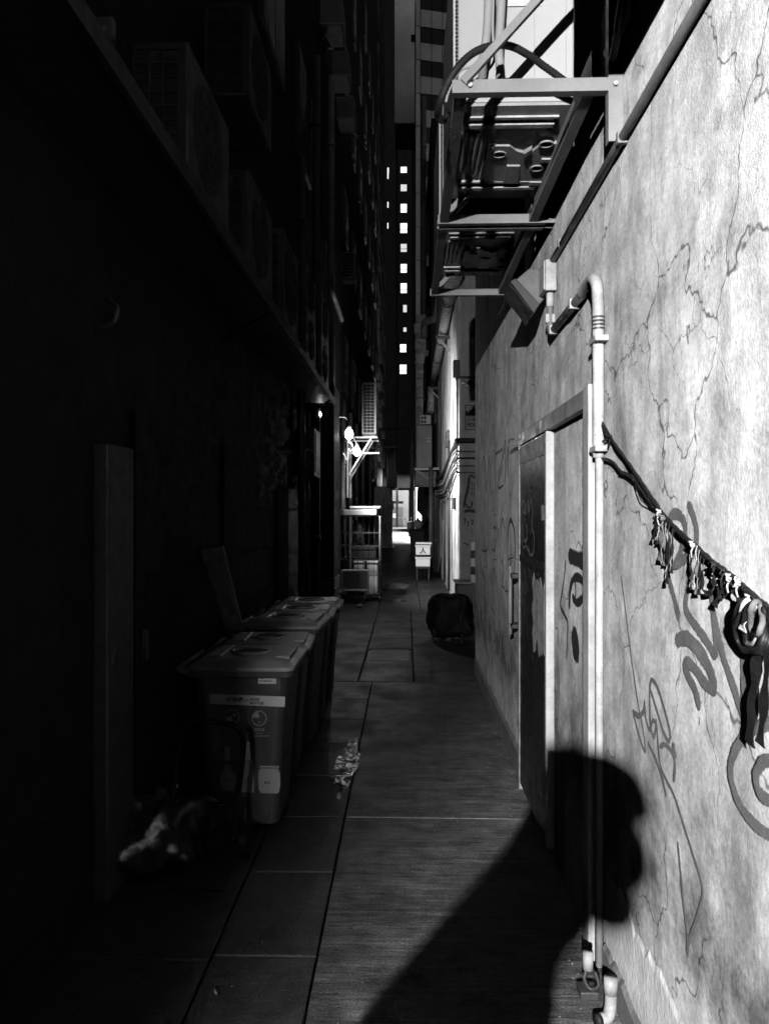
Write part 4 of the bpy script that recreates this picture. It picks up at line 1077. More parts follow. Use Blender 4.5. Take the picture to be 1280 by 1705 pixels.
# pipes across the end wall, and bundle of cables round the corner
for i, (py, r, m) in enumerate([(629, .022, PIPED), (734, .045, BLACK), (752, .014, PIPED), (763, .016, BLACK), (776, .010, PIPED), (787, .012, PIPED)]):
    q = sg(764, py); z = q.z
    t = thing('wall_cable', (X2, Y2 - .03, z), ['thin conduit crossing the grey end wall above the phone number stencil', 'thick black cable crossing the grey end wall just below the stencil', 'second cable down from the stencil on the grey end wall', 'third cable down from the stencil on the grey end wall', 'fourth cable down from the stencil on the grey end wall', 'lowest cable crossing the grey end wall'][i], 'cable', 'cables round the corner building')
    zz = z - random.uniform(.25, .5)
    pts = [(2.5, Y2 - .03, z), (1.4, Y2 - .03, z), (X2 - .0, Y2 - .035, z), (X2 - .04, Y2 + .05, z - .02)]
    if i: pts += [(X2 - .05, Y2 + 2.2, z - .12 - .05 * i), (X2 - .05, Y2 + 4.6, z - .30 - .03 * i), (X2 - .05, Y2 + 8.2, z - .30 - .05 * i)]
    MB().tube(smooth_path(pts, 6), r, 8).build('cable', m, t, smooth=True)
for i in range(6):
    z = 2.55 - i * .075
    t = thing('wall_cable', (X2 - .05, 17, z), ['topmost', 'second', 'third', 'fourth', 'fifth', 'lowest'][i] + ' pale cable of the sagging bunch on the white side wall', 'cable', 'cables round the corner building')
    pts = [(X2 - .03, Y2 + .2, z + .25), (X2 - .05, Y2 + 1.0, z + .22), (X2 - .06, Y2 + 2.6, z + .05), (X2 - .06, Y2 + 4.5, z - .10), (X2 - .06, Y2 + 8.4, z - .05)]
    MB().tube(smooth_path(pts, 6), .018, 8).build('cable', [PIPEG, PIPEW, PIPED][i % 3], t, smooth=True)
cp = thing('corner_pipe', (X2 - .03, Y2 - .03, 3), 'slim pale pipe running up the corner of the white side wall', 'pipe')
MB().tube([(X2 - .03, Y2 + .05, 2.95), (X2 - .03, Y2 + .05, 4.05)], .022, 10).build('tube', PIPEW, cp, smooth=True)
MB().box(X2 - .1, X2 + .02, Y2 + .0, Y2 + .14, 4.05, 4.35).build('cap_box', PIPED, cp, bevel=.01)
el = thing('bulkhead_lamp', (X2 + .3, Y2 - .1, 3.7), 'unlit round bulkhead lamp on the grey end wall above the stencil', 'lamp')
c = sg(782, 641)
MB().sphere((c.x, Y2 - .07, c.z), (.075, .07, .075), 14, 9).build('globe', DARKMETAL, el, smooth=True)
MB().tube([(c.x - .14, Y2 - .03, c.z + .05), (c.x, Y2 - .06, c.z)], .02, 8).build('arm', STEEL, el, smooth=True)
# things standing in the recess
rc = thing('striped_post', (.95, 11.3, 0), 'short black and white striped post in the recess past the plaster wall', 'post')
X_ = ony(789, 940, 11.5).x
for k in range(5): MB().box(X_ - .05, X_ + .05, 11.45, 11.55, .65 + k * .12, .77 + k * .12).build('band', [CLOTH, BLACK][k % 2], rc)
MB().box(X_ - .03, X_ + .03, 11.47, 11.53, 0, .65).build('post', DARKMETAL, rc)
rb = thing('storage_crate', (.98, 11.9, 0), 'dark crate with a pale label in the recess behind the covered cart', 'crate')
MB().box(.78, 1.3, 11.9, 12.4, .0, .58).build('crate_body', DARKMETAL, rb, bevel=.01)
MB().box(.76, 1.32, 11.88, 12.42, .585, .62).build('lid', PIPEG, rb, bevel=.008)
MB().box(.86, .98, 11.893, 11.8985, .25, .33).build('label_sticker', STICK, rb)
# tall drain pipes and duct along the white side wall
dp = thing('sloping_duct', (X2 - .1, 18, 5.4), 'fat grimy duct running high along the white side wall', 'pipe')
GRDUCT = mat('grimy_duct', .3, .6, var=.6, scale=7, bump=.15, streak=.2)
MB().tube([(.8, 12.6, 5.66), (.8, 14.0, 5.65), (.8, 14.3, 5.64)], [.14, .14, .11], 16).build('duct_end', GRDUCT, dp, smooth=True)
MB().tube([(.8, 14.2, 5.64), (.79, 17, 5.55), (.78, 20, 5.46), (.76, 22.6, 5.38)], .10, 16).build('duct', GRDUCT, dp, smooth=True)
for y, z in ((14.35, 5.64), (17.2, 5.54), (19.0, 5.49)): MB().tube([(.79, y, z), (.79, y + .12, z)], .115, 16).build('collar', PIPED, dp, smooth=True)
for y, z in ((16.2, 5.45), (21.9, 5.3)):
    MB().box(.62, X2, y, y + .06, z - .1, z - .04).build('support_bar', PIPED, dp); MB().bar((.68, y + .03, z - .1), (X2, y + .03, z - .36), .04, .04).build('brace', STEEL, dp)
MB().tube(smooth_path([(.76, 22.5, 5.38), (.75, 22.9, 5.34), (.75, 23.05, 5.1), (.75, 23.05, 4.7)], 6), .11, 14).build('elbow', GRDUCT, dp, smooth=True)
vp = thing('drain_pipe', (.75, 23.05, 0), 'pale vertical drain pipe dropping from the fat duct on the right', 'pipe')
MB().tube([(.75, 23.05, 4.75), (.75, 23.05, 0)], .085, 14).build('tube', PIPEG, vp, smooth=True)
for z in (4.6, 3.2, 1.6): MB().tube([(.75, 23.05, z - .06), (.75, 23.05, z + .06)], .10, 14).build('collar', PIPEG, vp, smooth=True)
vpipe(.86, 22.3, 0, 5.2, .05, PIPED, 'dark slim drain pipe in front of the pale one on the right', 3)
vpipe(.66, 20.6, 0, 2.9, .055, PIPED, 'dark drain pipe beside the stacked foam boxes', 3)
vpipe(.60, 26.5, 5.6, 16, .09, PIPEG, 'grey drain pipe rising past the lettered sign board', 3)
bp = thing('branch_pipe', (.55, 24.5, 7.5), 'pale elbow pipe meeting the top of the lettered sign board', 'pipe')
MB().tube(smooth_path([ony(732, 488, 23.5), ony(728, 518, 23.6), ony(724, 530, 23.8), ony(708, 537, 24.4), ony(706, 550, 24.6), ony(706, 562, 24.6)], 6), .115, 12).build('tube', GRDUCT, bp, smooth=True)
sb2 = thing('sign_board', (.45, 25, 4.8), 'tall narrow pale sign board with Chinese lettering down the right side', 'sign')
pA = ony(692, 524, 25); pB = ony(709, 524, 25); pC = ony(704, 716, 25)
MB().prism([Vector((pA.x, 25, pA.z)), Vector((pB.x, 25, pA.z)), Vector((pB.x, 25, ony(700, 590, 25).z)), Vector((pC.x, 25, ony(700, 605, 25).z)), Vector((pC.x, 25, pC.z)), Vector((pA.x, 25, pC.z))], (0, .08, 0)).build('board', SIGNB, sb2)
for s_, py in zip('莊重傢俬公司', (574, 598, 623, 640, 655, 672)):
    text_mesh(s_, .34 if py < 610 else .27, (ony(698.5, py, 25).x, 24.99, ony(700, py, 25).z), (1, 0, 0), (0, 0, 1), CHAR, sb2, 'lettering', .006)
text_mesh('龍', .36, (ony(697.5, 548, 25).x, 24.99, ony(700, 548, 25).z), (1, 0, 0), (0, 0, 1), CHAR, sb2, 'lettering', .006)
cbx = thing('outdoor_unit', (.45, 21.6, 3.0), 'dark air conditioner standing on a wall bracket below the sign board', 'air conditioner')
a0 = ony(693, 778, 21.5); a1 = ony(719, 708, 21.5)
MB().box(a0.x, a1.x, 21.5, 22.1, a0.z, a1.z).build('casing', mat('unit_side', .075, .6, var=.15), cbx, bevel=.012)
for dz in (.0, -.09): MB().tube(smooth_path([Vector((a1.x - .13, 21.49, a0.z + .82 + dz)), Vector((a1.x - .09, 21.47, a0.z + .80 + dz)), Vector((a1.x - .05, 21.49, a0.z + .82 + dz))], 5), .012, 8).build('pull_handle', PALEMETAL, cbx, smooth=True)
b0 = ony(699, 707, 21.8); b1 = ony(717, 692, 21.8)
gq = MB().box(b0.x, b1.x, 21.7, 22.0, b0.z, b1.z).build('top_cowl', STEEL, cbx, bevel=.006)
for k in range(2):
    for j in range(2): MB().box(b0.x + .03 + j * .08, b0.x + .09 + j * .08, 21.69, 21.6995, b0.z + .03 + k * .11, b0.z + .11 + k * .11).build('vent', HOLE, gq)
MB().box(a0.x - .05, X2, 21.5, 21.56, a0.z - .08, a0.z - .01).build('support_bar', STEEL, cbx); MB().bar((a0.x, 21.53, a0.z - .08), (X2 - .02, 21.53, a0.z - .5), .045, .045).build('brace', PIPED, cbx)
MB().box(a0.x - .02, X2, 21.58, 22.0, a0.z - .55, a0.z - .12).build('drip_tray', ACDARK, cbx, bevel=.01)
cb2 = thing('dark_awning', (.5, 24, 2.3), 'tattered black awning hanging on the right below the dark unit', 'awning')
MB().prism([ony(695, 812, 24), ony(716, 806, 24), ony(715, 850, 24), ony(708, 872, 24), ony(702, 858, 24), ony(694, 850, 24)], (0, .9, 0)).build('cloth', BAG, cb2)
MB().bar(ony(692, 808, 23.98), ony(718, 803, 23.98), .03, .03).build('rod', DARKMETAL, cb2)

# ================================================================== MID ALLEY GOODS
ct = thing('cage_trolley', (-.9, 14.9, 0), 'wire cage trolley in mid alley on the left, topped with white foam sheets', 'trolley')
cx0, cx1, cy0, cy1, cz = -1.24, -.50, 14.6, 15.3, 1.62
for x in (cx0, cx1):
    for y in (cy0, cy1):
        MB().tube([(x, y, .1), (x, y, cz)], .014, 8).build('post', STEEL, ct, smooth=True)
        MB().tube([(x - .02, y, .05), (x + .02, y, .05)], .05, 14).build('castor', BLACK, ct)
for z in (.14, .5, .78, 1.05, 1.3, cz):
    for a, b_ in (((cx0, cy0), (cx1, cy0)), ((cx1, cy0), (cx1, cy1)), ((cx0, cy1), (cx1, cy1)), ((cx0, cy0), (cx0, cy1))):
        MB().tube([(a[0], a[1], z), (b_[0], b_[1], z)], .009, 6).build('rail', STEEL, ct, smooth=True)
for k in range(1, 7):
    x = cx0 + (cx1 - cx0) * k / 7
    MB().tube([(x, cy0, .14), (x, cy0, cz)], .006, 6).build('wire', DARKMETAL, ct, smooth=True)
    MB().tube([(x, cy1, .14), (x, cy1, cz)], .006, 6).build('wire', DARKMETAL, ct, smooth=True)
MB().box(cx0, cx1, cy0, cy1, .1, .135).build('deck', DARKMETAL, ct)
def foam_lid(x0, x1, y0, y1, z0, z1, label, m=FOAM):
    return quick('foam_sheet', MB().box(x0, x1, y0, y1, z0, z1), m, label, 'foam', bevel=.012, group='white foam pieces in the alley')
foam_lid(-1.25, -.56, 14.5, 15.2, 1.635, 1.745, 'thick white foam sheet lying on top of the cage trolley')
foam_lid(-1.08, -.50, 14.7, 15.35, 1.765, 1.81, 'thin white foam sheet on the thicker one over the cage trolley')
def foam_box(x0, x1, y0, y1, z0, z1, label, m=FOAM, lidm=None, band=False):
    t = thing('foam_box', ((x0 + x1) / 2, (y0 + y1) / 2, z0), label, 'box', 'foam boxes in the alley')
    MB().box(x0, x1, y0, y1, z0, z1 - .045).build('box_body', m, t, bevel=.015)
    MB().box(x0 - .012, x1 + .012, y0 - .012, y1 + .012, z1 - .044, z1).build('lid', lidm or m, t, bevel=.01)
    if band: MB().box((x0 + x1) / 2 - .03, (x0 + x1) / 2 + .03, y0 - .016, y0 - .0125, z0 + .03, z1).build('tape', PIPED, t)
    return t
foam_box(-1.0, -.55, 14.75, 15.2, .14, .76, 'tall white foam box inside the cage trolley', band=True)
foam_box(-1.05, -.6, 14.75, 15.2, .80, 1.02, 'dim foam box on the upper shelf of the cage trolley', PIPEG)
bt = thing('water_drum', (-.94, 14.95, 1.05), 'pale translucent drum standing on the top shelf of the cage trolley', 'drum')
MB().tube([(-.96, 14.95, 1.04), (-.96, 14.95, 1.42), (-.96, 14.95, 1.5), (-.96, 14.95, 1.54)], [.095, .095, .07, .03], 16).build('drum', mat('drum_plastic', .6, .4, var=.1), bt, smooth=True)
for z in (1.12, 1.24, 1.36): MB().tube([(-.96, 14.95, z), (-.96, 14.95, z + .02)], .099, 16).build('hoop', PIPEG, bt, smooth=True)
tb = thing('foam_tray', (-.95, 14.2, .2), 'large grey foam box lid stood on edge in front of the cage trolley', 'box')
f0 = ony(568, 984, 14.2); f1 = ony(614, 949, 14.2)
MB().box(f0.x, f1.x, 14.2, 14.38, f0.z, f1.z).build('tray_body', FOAMG, tb, bevel=.03, seg=4)
for a in ((f0.x, f0.x + .03, f0.z + .03, f1.z - .03), (f1.x - .03, f1.x, f0.z + .03, f1.z - .03), (f0.x + .01, f1.x - .01, f1.z - .03, f1.z), (f0.x + .01, f1.x - .01, f0.z, f0.z + .03)):
    MB().box(a[0], a[1], 14.165, 14.1995, a[2], a[3]).build('rim', FOAM, tb, bevel=.008)
cr_ = thing('printed_crate', (-.95, 14.25, 0), 'black plastic crate with faint lettering under the grey foam lid', 'crate')
c0 = ony(577, 1000, 14.22); c1 = ony(607, 985, 14.22)
MB().box(c0.x, c1.x, 14.2, 14.6, .0, f0.z - .005).build('crate_body', DARKMETAL, cr_, bevel=.01)
MB().box(c0.x - .01, c1.x + .01, 14.19, 14.1995, .0, .065).build('base_lip', PIPEG, cr_, bevel=.004)
text_mesh('ything', .07, ((c0.x + c1.x) / 2 - .03, 14.196, .125), (1, 0, 0), (0, 0, 1), PIPEG, cr_, 'lettering')
quick('crushed_cup', MB().tube([(-.86, 13.6, .025), (-.80, 13.65, .035)], [.02, .035], 10), CLOTH, 'crushed white paper cup on the ground by the black crate', 'litter')
# stack on the right
x0, x1 = ony(692, 940, 19).x, ony(716, 940, 19).x
foam_box(x0, x1, 19.0, 19.35, .35, .585, 'lower white foam box of the stack by the right hand pipes')
foam_box(x0, x1, 19.0, 19.35, .64, .88, 'upper white foam box of the stack by the right hand pipes')
foam_lid(x0 - .0, x1 + .04, 18.97, 19.4, .90, .945, 'white foam sheet on the foam box stack by the right hand pipes')
MB_ = MB()
fs = thing('low_stool', ((x0 + x1) / 2, 19.2, 0), 'dark low stool under the stacked white foam boxes', 'stool')
MB().box(x0, x1, 19.0, 19.4, .30, .345).build('seat', DARKMETAL, fs, bevel=.006)
for x in (x0 + .03, x1 - .03):
    for y in (19.03, 19.37): MB().bar((x, y, 0), (x, y, .3), .03, .03).build('leg', DARKMETAL, fs)
quick('plank', MB().box(x0, x1, 19.05, 19.3, .59, .632), DARKMETAL, 'dark plank between the two stacked white foam boxes', 'plank', bevel=.004)
for k, (x, y) in enumerate(((x0 + .08, 18.985), )):
    text_mesh('人', .16, ((x0 + x1) / 2, 18.98, .74), (1, 0, 0), (0, 0, 1), INK, [o for o in COL.objects if o.get('label', '').startswith('upper white foam')][0], 'printed_mark', .004)
# black wheelie bin further on
wb = thing('wheelie_bin', (.45, 28, 0), 'tall black wheelie bin near the bright far end of the alley', 'bin')
MB().add([(.20, 28, 0), (.60, 28, 0), (.60, 28.5, 0), (.20, 28.5, 0), (.12, 27.95, 1.02), (.66, 27.95, 1.02), (.66, 28.6, 1.02), (.12, 28.6, 1.02)], [(3, 2, 1, 0), (4, 5, 6, 7), (0, 1, 5, 4), (1, 2, 6, 5), (2, 3, 7, 6), (3, 0, 4, 7)]).build('bin_body', BLACK, wb, bevel=.02)
MB().box(.09, .69, 27.9, 28.65, 1.025, 1.09).build('lid', BLACK, wb, bevel=.02)
for x in (.18, .62): MB().tube([(x - .03, 28.55, .1), (x + .03, 28.55, .1)], .1, 14).build('wheel', BLACK, wb)
wt = thing('white_sack', (.5, 28.2, 1.1), 'white sack slumped on the lid of the black wheelie bin', 'sack')
q = MB(); q.sphere((.43, 28.2, 1.25), (.16, .2, .17), 14, 9, .12); q.build('sack', CLOTH, wt, smooth=True)
MB().tube([(.40, 28.1, 1.4), (.43, 28.1, 1.5)], [.03, .06], 8).build('tied_neck', BLACK, wt)

# ================================================================== FAR BUILDINGS AND STREET
fb = thing('far_left_building', (-3, 28, 0), 'dark left hand building continuing beyond the pale air conditioner', 'building')
MB().box(-7, -1.5, 16.2, 40, -.05, 30).build('wall', DIRTWALL, fb)
for y in range(18, 39, 3):
    for z in (4.5, 8, 11.5, 15, 18.5):
        w = MB().box(-1.52, -1.44, y, y + 1.2, z, z + 1.4).build('window', DARKMETAL, fb)
        MB().box(-1.4395, -1.43, y + .08, y + 1.12, z + .08, z + 1.32).build('pane', TOWERG, w)
for y in (17.2, 19.4, 21.8, 25, 30):
    vpipe(-1.4, y, 0, 4.2, .05, PIPEG, {17.2: 'first', 19.4: 'second', 21.8: 'third', 25: 'fourth', 30: 'last'}[y] + ' drain pipe past the strut lamp on the far left wall', 3, 'far left drain pipes')
lp = thing('lit_pillar', (-1.2, 33, 0), 'bright white lit pillar on the left near the bright alley end', 'pillar')
MB().box(-1.5, ony(653, 850, 36).x, 36, 36.5, 0, 2.9).build('pillar', BWALL, lp, bevel=.02)
hsn = thing('hanging_sign', (-.55, 30, 2.6), 'dark box sign hanging on the left with a bright rim', 'sign')
h0 = ony(643, 812, 30); h1 = ony(661, 746, 30)
MB().box(h0.x, h1.x, 30, 30.25, h0.z, h1.z).build('sign_box', DARKMETAL, hsn, bevel=.02)
MB().box(h0.x + .02, h0.x + .06, 29.98, 29.998, h0.z + .3, h1.z - .02).build('rim', PALEMETAL, hsn)
MB().bar((-1.5, 30.1, h1.z + .05), (h1.x, 30.1, h1.z + .05), .05, .05).build('bracket', STEEL, hsn)
frb = thing('far_right_building', (3, 32, 0), 'dark right hand building behind the lettered sign board', 'building')
MB().box(.78, 6, 24.05, 39.5, -.05, 14).build('wall', DIRTWALL2, frb)
for y in (26, 29, 32, 35):
    for z in (4, 7.2, 10.4): 
        w = MB().box(.70, .80, y, y + 1.2, z, z + 1.4).build('window', DARKMETAL, frb); MB().box(.69, .6995, y + .08, y + 1.12, z + .08, z + 1.32).build('pane', TOWERG, w)
po = thing('pale_pole', (.35, 39, 0), 'slim pale pole standing at the far end of the alley', 'pole')
pz = ony(687, 712, 39)
MB().tube([(pz.x, 39, 0), (pz.x, 39, 3.6), (pz.x - .06, 39, pz.z)], [.07, .06, .05], 12).build('pole', PIPEW, po, smooth=True)
MB().box(pz.x - .13, pz.x - .03, 38.94, 39.06, 3.2, pz.z - .1).build('tube_housing', PIPEW, po, bevel=.01)
wr = thing('overhead_wire', (-.2, 30, 5), 'thin wire strung across the alley to the pale pole', 'wire')
MB().tube(smooth_path([ony(632, 713, 20), ony(660, 714, 28), ony(686, 711, 39)], 8), .018, 6).build('wire', PIPEG, wr, smooth=True)
fe = thing('mesh_fence', (-.6, 42, 0), 'low wire mesh fence across the bright alley end', 'fence')
f0, f1 = ony(644, 895, 44).x, ony(676, 895, 44).x
for k in range(15):
    x = f0 + (f1 - f0) * k / 14
    MB().bar((x, 44, .02), (x, 44, .95), .014, .014).build('picket', STEEL, fe)
for z in (.03, .35, .65, .95): MB().bar((f0, 44, z), (f1, 44, z), .02, .02).build('rail', STEEL, fe)
# left tower with sloping balcony bands
lt = thing('balcony_tower', (-4, 60, 0), 'dark balcony tower rising on the left beyond the alley', 'building')
MB().box(-12, -2.35, 41, 76, -.05, 54).build('wall', TOWERD, lt)
BALC = mat('balcony_band', .12, .7, var=.2, scale=.6, bump=0)
for k in range(17):
    z = 6 + k * 2.85
    for y in (42.5, 51, 59.5, 68):
        bb = MB().box(-2.36, -2.05, y, y + 7.2, z, z + 1.15).build('balcony', BALC, lt)
        MB().box(-2.36, -2.03, y, y + 7.2, z + 1.151, z + 1.22).build('balcony_rail', STEEL, bb)
# panelled tower on the right
pt = thing('panelled_tower', (3, 62, 0), 'pale panelled tower with dark strip windows rising on the right', 'building')
ang = R(14)
def ptp(u, d, z): return Vector((.78 + u * math.cos(ang), 62 + u * math.sin(ang) + d, z))
def pbox(u0, u1, d0, d1, z0, z1):
    m = MB(); m.add([ptp(u0, d0, z0), ptp(u1, d0, z0), ptp(u1, d1, z0), ptp(u0, d1, z0), ptp(u0, d0, z1), ptp(u1, d0, z1), ptp(u1, d1, z1), ptp(u0, d1, z1)], [(3, 2, 1, 0), (4, 5, 6, 7), (0, 1, 5, 4), (1, 2, 6, 5), (2, 3, 7, 6), (3, 0, 4, 7)]); return m
pbox(0, 8, .12, 9, 0, 46).build('tower_core', TOWERD, pt)
for k in range(17):
    z = .4 + k * 2.7
    pbox(.0, .36, 0, .119, z + .02, z + 2.66).build('edge_panel', TOWER, pt)
    for j in range(4):
        u = .42 + j * .92
        pbox(u, u + .86, .0, .119, z, z + 1.38).build('panel', TOWER, pt)
        pbox(u + .03, u + .83, .07, .119, z + 1.42, z + 2.66).build('window_pane', TOWERG, pt)
# middle tower with the column of lit windows
mt = thing('lit_window_tower', (0, 110, 0), 'dark distant tower with a single column of lit windows', 'building')
MB().box(-14, 2.2, 110, 122, 0, 82).build('wall', TOWERD, mt)
for i, (py, hh, ww, xx) in enumerate([(283, 9.5, 10, 672), (313, 11, 10, 672), (347, 14, 10, 672), (380, 16, 11, 672), (413, 13, 10, 672), (447, 14, 10, 672), (480, 16, 10, 672), (514, 12, 6, 674), (549, 7, 5, 674), (580, 13, 10, 671), (615, 15, 11, 671)]):
    a = ony(xx - ww / 2, py - hh / 2, 109.95); c = ony(xx + ww / 2, py + hh / 2, 109.95)
    wn = MB().box(a.x - .08, c.x + .08, 109.9, 110.02, c.z - .08, a.z + .08).build('window', TOWERD, mt)
    MB().box(a.x, c.x, 109.88, 109.899, c.z, a.z).build('lit_pane', LITWIN2 if i in (1, 4, 7, 8) else LITWIN, wn)
    if hh > 12: MB().box(a.x, c.x, 109.85, 109.879, c.z + (a.z - c.z) * .34, c.z + (a.z - c.z) * .40).build('transom', TOWERD, wn)
for py, ww in ((283, 2), (340, 1.5), (375, 1.2), (292, 1.6)):
    a = ony(645, py, 109.95); MB().box(a.x, a.x + ww * .085, 109.88, 109.899, a.z - .5, a.z + .3).build('lit_pane', LITWIN, mt)
cs = thing('concrete_shaft', (0, 80, 34), 'plain grey shaft of a tower high in the middle above the lit windows', 'building')
s0, s1 = ony(657, 205, 80), ony(690.5, 205, 80)
MB().box(s0.x, s1.x, 80, 86, s0.z, 62).build('shaft', TOWER, cs)
MB().box(s1.x - .4, s1.x - .02, 79.95, 79.999, ony(690, 70, 80).z, ony(690, 58, 80).z).build('vent', HOLE, cs)
for x in (s0.x + .15, s1.x - .15): MB().box(x - .12, x + .12, 86.2, 86.5, 0, 62).build('column', TOWERD, cs)
# bright back street at the end
ew = thing('street_end_building', (0, 88, 0), 'pale lit shop wall closing the far end of the alley', 'building')
MB().box(-12, 8, 88, 96, 0, 4.4).build('wall', STREETW, ew)
MB().box(-12, 8, 87.2, 88, 4.42, 6.4).build('fascia', TOWERD, ew)
a, c = ony(651, 878, 87.9), ony(671, 844, 87.9)
dd = MB().box(a.x, c.x, 87.9, 88.02, 0.0, c.z).build('roller_door', mat('roller_door_paint', .16, .6, bump=0), ew)
MB().box(a.x + .05, a.x + .65, 87.8, 87.899, 1.0, 1.55).build('notice', FOAM, dd)
MB().box(c.x - .75, c.x - .05, 87.86, 87.899, 1.0, 1.06).build('rail', PALEMETAL, dd)
for (xa, za, xb, zb) in ((648, 875, 648, 820), (650, 835, 672, 835), (662, 818, 662, 862), (655, 838, 655, 846)):
    p, q = ony(xa, za, 87.7), ony(xb, zb, 87.7)
    MB().bar(p, q, .12, .12, up=(0, 1, 0)).build('surface_pipe', PIPED if xa != 648 else PIPEW, ew)
rw = thing('far_shop', (4, 70, 0), 'bright shop wall glimpsed past the black wheelie bin', 'building')
MB().box(1.0, 8, 66, 80, 0, 5).build('wall', STREETW, rw)
for k in range(2):
    for j in range(3): MB().box(1.02 + j * .22, 1.16 + j * .22, 65.97, 65.999, 1.6 + k * .9, 2.1 + k * .9).build('window_pane', TOWERD, rw)
# parked scooters
def scooter(x, y, label, rz=0.0):
    t = thing('parked_scooter', (x, y, 0), label, 'scooter', 'scooters parked at the alley end')
    for dy in (-.5, .55):
        w = MB().tube([Vector((x, y + dy + .2 * math.cos(a), .24 + .2 * math.sin(a))) for a in [2 * math.pi * k / 20 for k in range(20)]], .05, 8, closed=True).build('wheel', BLACK, t, smooth=True)
        MB().tube([(x - .04, y + dy, .24), (x + .04, y + dy, .24)], .1, 12).build('rim', STEEL, w)
    MB().prism([Vector((x - .13, y + .85, .45)), Vector((x - .13, y + .9, .75)), Vector((x - .13, y + .1, .72)), Vector((x - .13, y - .05, .35)), Vector((x - .13, y - .4, .3)), Vector((x - .13, y - .4, .25)), Vector((x - .13, y + .3, .25))], (.26, 0, 0)).build('body', DARKMETAL, t, bevel=.03)
    MB().prism([Vector((x - .16, y - .45, .3)), Vector((x - .16, y - .55, .95)), Vector((x - .16, y - .48, .97)), Vector((x - .16, y - .36, .3))], (.32, 0, 0)).build('leg_shield', DARKMETAL, t, bevel=.03)
    MB().box(x - .12, x + .12, y + .1, y + .85, .74, .84).build('seat', BLACK, t, bevel=.03)
    MB().tube([(x - .32, y - .45, 1.03), (x, y - .5, 1.0), (x + .32, y - .45, 1.03)], .018, 8).build('handlebar', STEEL, t, smooth=True)
    MB().disc((x, y - .56, .92), (0, -1, 0), .08, 14, depth=.03).build('headlight', PALEMETAL, t)
    for s in (-1, 1):
        MB().tube([(x + s * .2, y - .45, 1.03), (x + s * .27, y - .45, 1.2)], .008, 6).build('mirror_stem', STEEL, t); MB().sphere((x + s * .27, y - .45, 1.23), (.06, .015, .04), 10, 6).build('mirror', STEEL, t, smooth=True)
    MB().bar((x, y - .5, .25), (x, y - .5, 1.0), .05, .05).build('fork', STEEL, t)
scooter(ony(681, 880, 54).x, 54, 'dark scooter parked end on beside the pale pole')
scooter(ony(691, 880, 58).x, 58.5, 'second dark scooter parked just behind the first one')
# street lamp standing out of sight round the corner, lighting the far stretch
def street_lamp(x, y, z, power, label, cone=176):
    t = thing('street_lamp', (x, y, 0), label, 'street lamp')
    MB().tube([(x, y, 0), (x, y, z + .2)], [.07, .05], 12).build('pole', STEEL, t, smooth=True)
    MB().bar((x, y, z + .2), (x - .6, y, z + .25), .05, .05).build('arm', STEEL, t)
    MB().box(x - 1.0, x - .5, y - .12, y + .12, z + .16, z + .26).build('head', PALEMETAL, t, bevel=.03)
    MB().box(x - .95, x - .55, y - .09, y + .09, z + .145, z + .1595).build('diffuser', BULB, t)
    d = bpy.data.lights.new('street_light', 'SPOT'); d.energy = power; d.spot_size = R(cone); d.spot_blend = .15; d.shadow_soft_size = .15
    o = bpy.data.objects.new('street_light', d); COL.objects.link(o); o.parent = t; o.location = (-.75, 0, z + .1)
street_lamp(2.6, 57, 6.2, 3600, 'street lamp standing round the corner on the right of the bright far stretch', 140)
street_lamp(2.4, 81, 6.2, 900, 'street lamp near the pale wall closing the alley')

tk = thing('shade_box', (.6, 1.7, 3.14), 'added box unseen above the view, placed to shade the wall by the bracket post', 'electrical box')  # unseen box added to throw shade on the wall beside the bracket
MB().box(.455, XR - .001, 1.25, 2.08, 3.14, 4.3).build('shade_box_body', ACGREY, tk, bevel=.01)
MB().box(.445, .4545, 1.3, 2.03, 3.2, 4.24).build('shade_box_front', ACGREY, tk, bevel=.003)

# ================================================================== FLOODLIGHT BEHIND THE VIEWPOINT AND THE PERSON WHOSE SHADOW FALLS ON THE WALL
LP = Vector((-.80, -3.8, 2.85)); AIM = Vector((.55, 2.6, 1.95))
ml = thing('alley_floodlight', tuple(LP), 'lit floodlight on the added shading pier behind the viewpoint, lighting the plaster wall', 'floodlight')
dirv = (AIM - LP).normalized()
MB().bar(LP - dirv * .20, LP - dirv * .04, .20, .16).build('housing', DARKMETAL, ml, bevel=.01)
MB().bar(LP - dirv * .039, LP - dirv * .034, .17, .13).build('glass', BULB, ml)
MB().tube([LP - dirv * .15, Vector((-.95, -3.7, 2.72)), Vector((-1.0, -3.33, 2.72))], .016, 8).build('mount_arm', STEEL, ml, smooth=True)
d = bpy.data.lights.new('alley_floodlight_light', 'SPOT'); d.energy = 1100; d.spot_size = R(62); d.spot_blend = .55; d.shadow_soft_size = .045
o = bpy.data.objects.new('alley_floodlight_light', d); COL.objects.link(o); o.parent = ml
o.rotation_euler = dirv.to_track_quat('-Z', 'Y').to_euler()

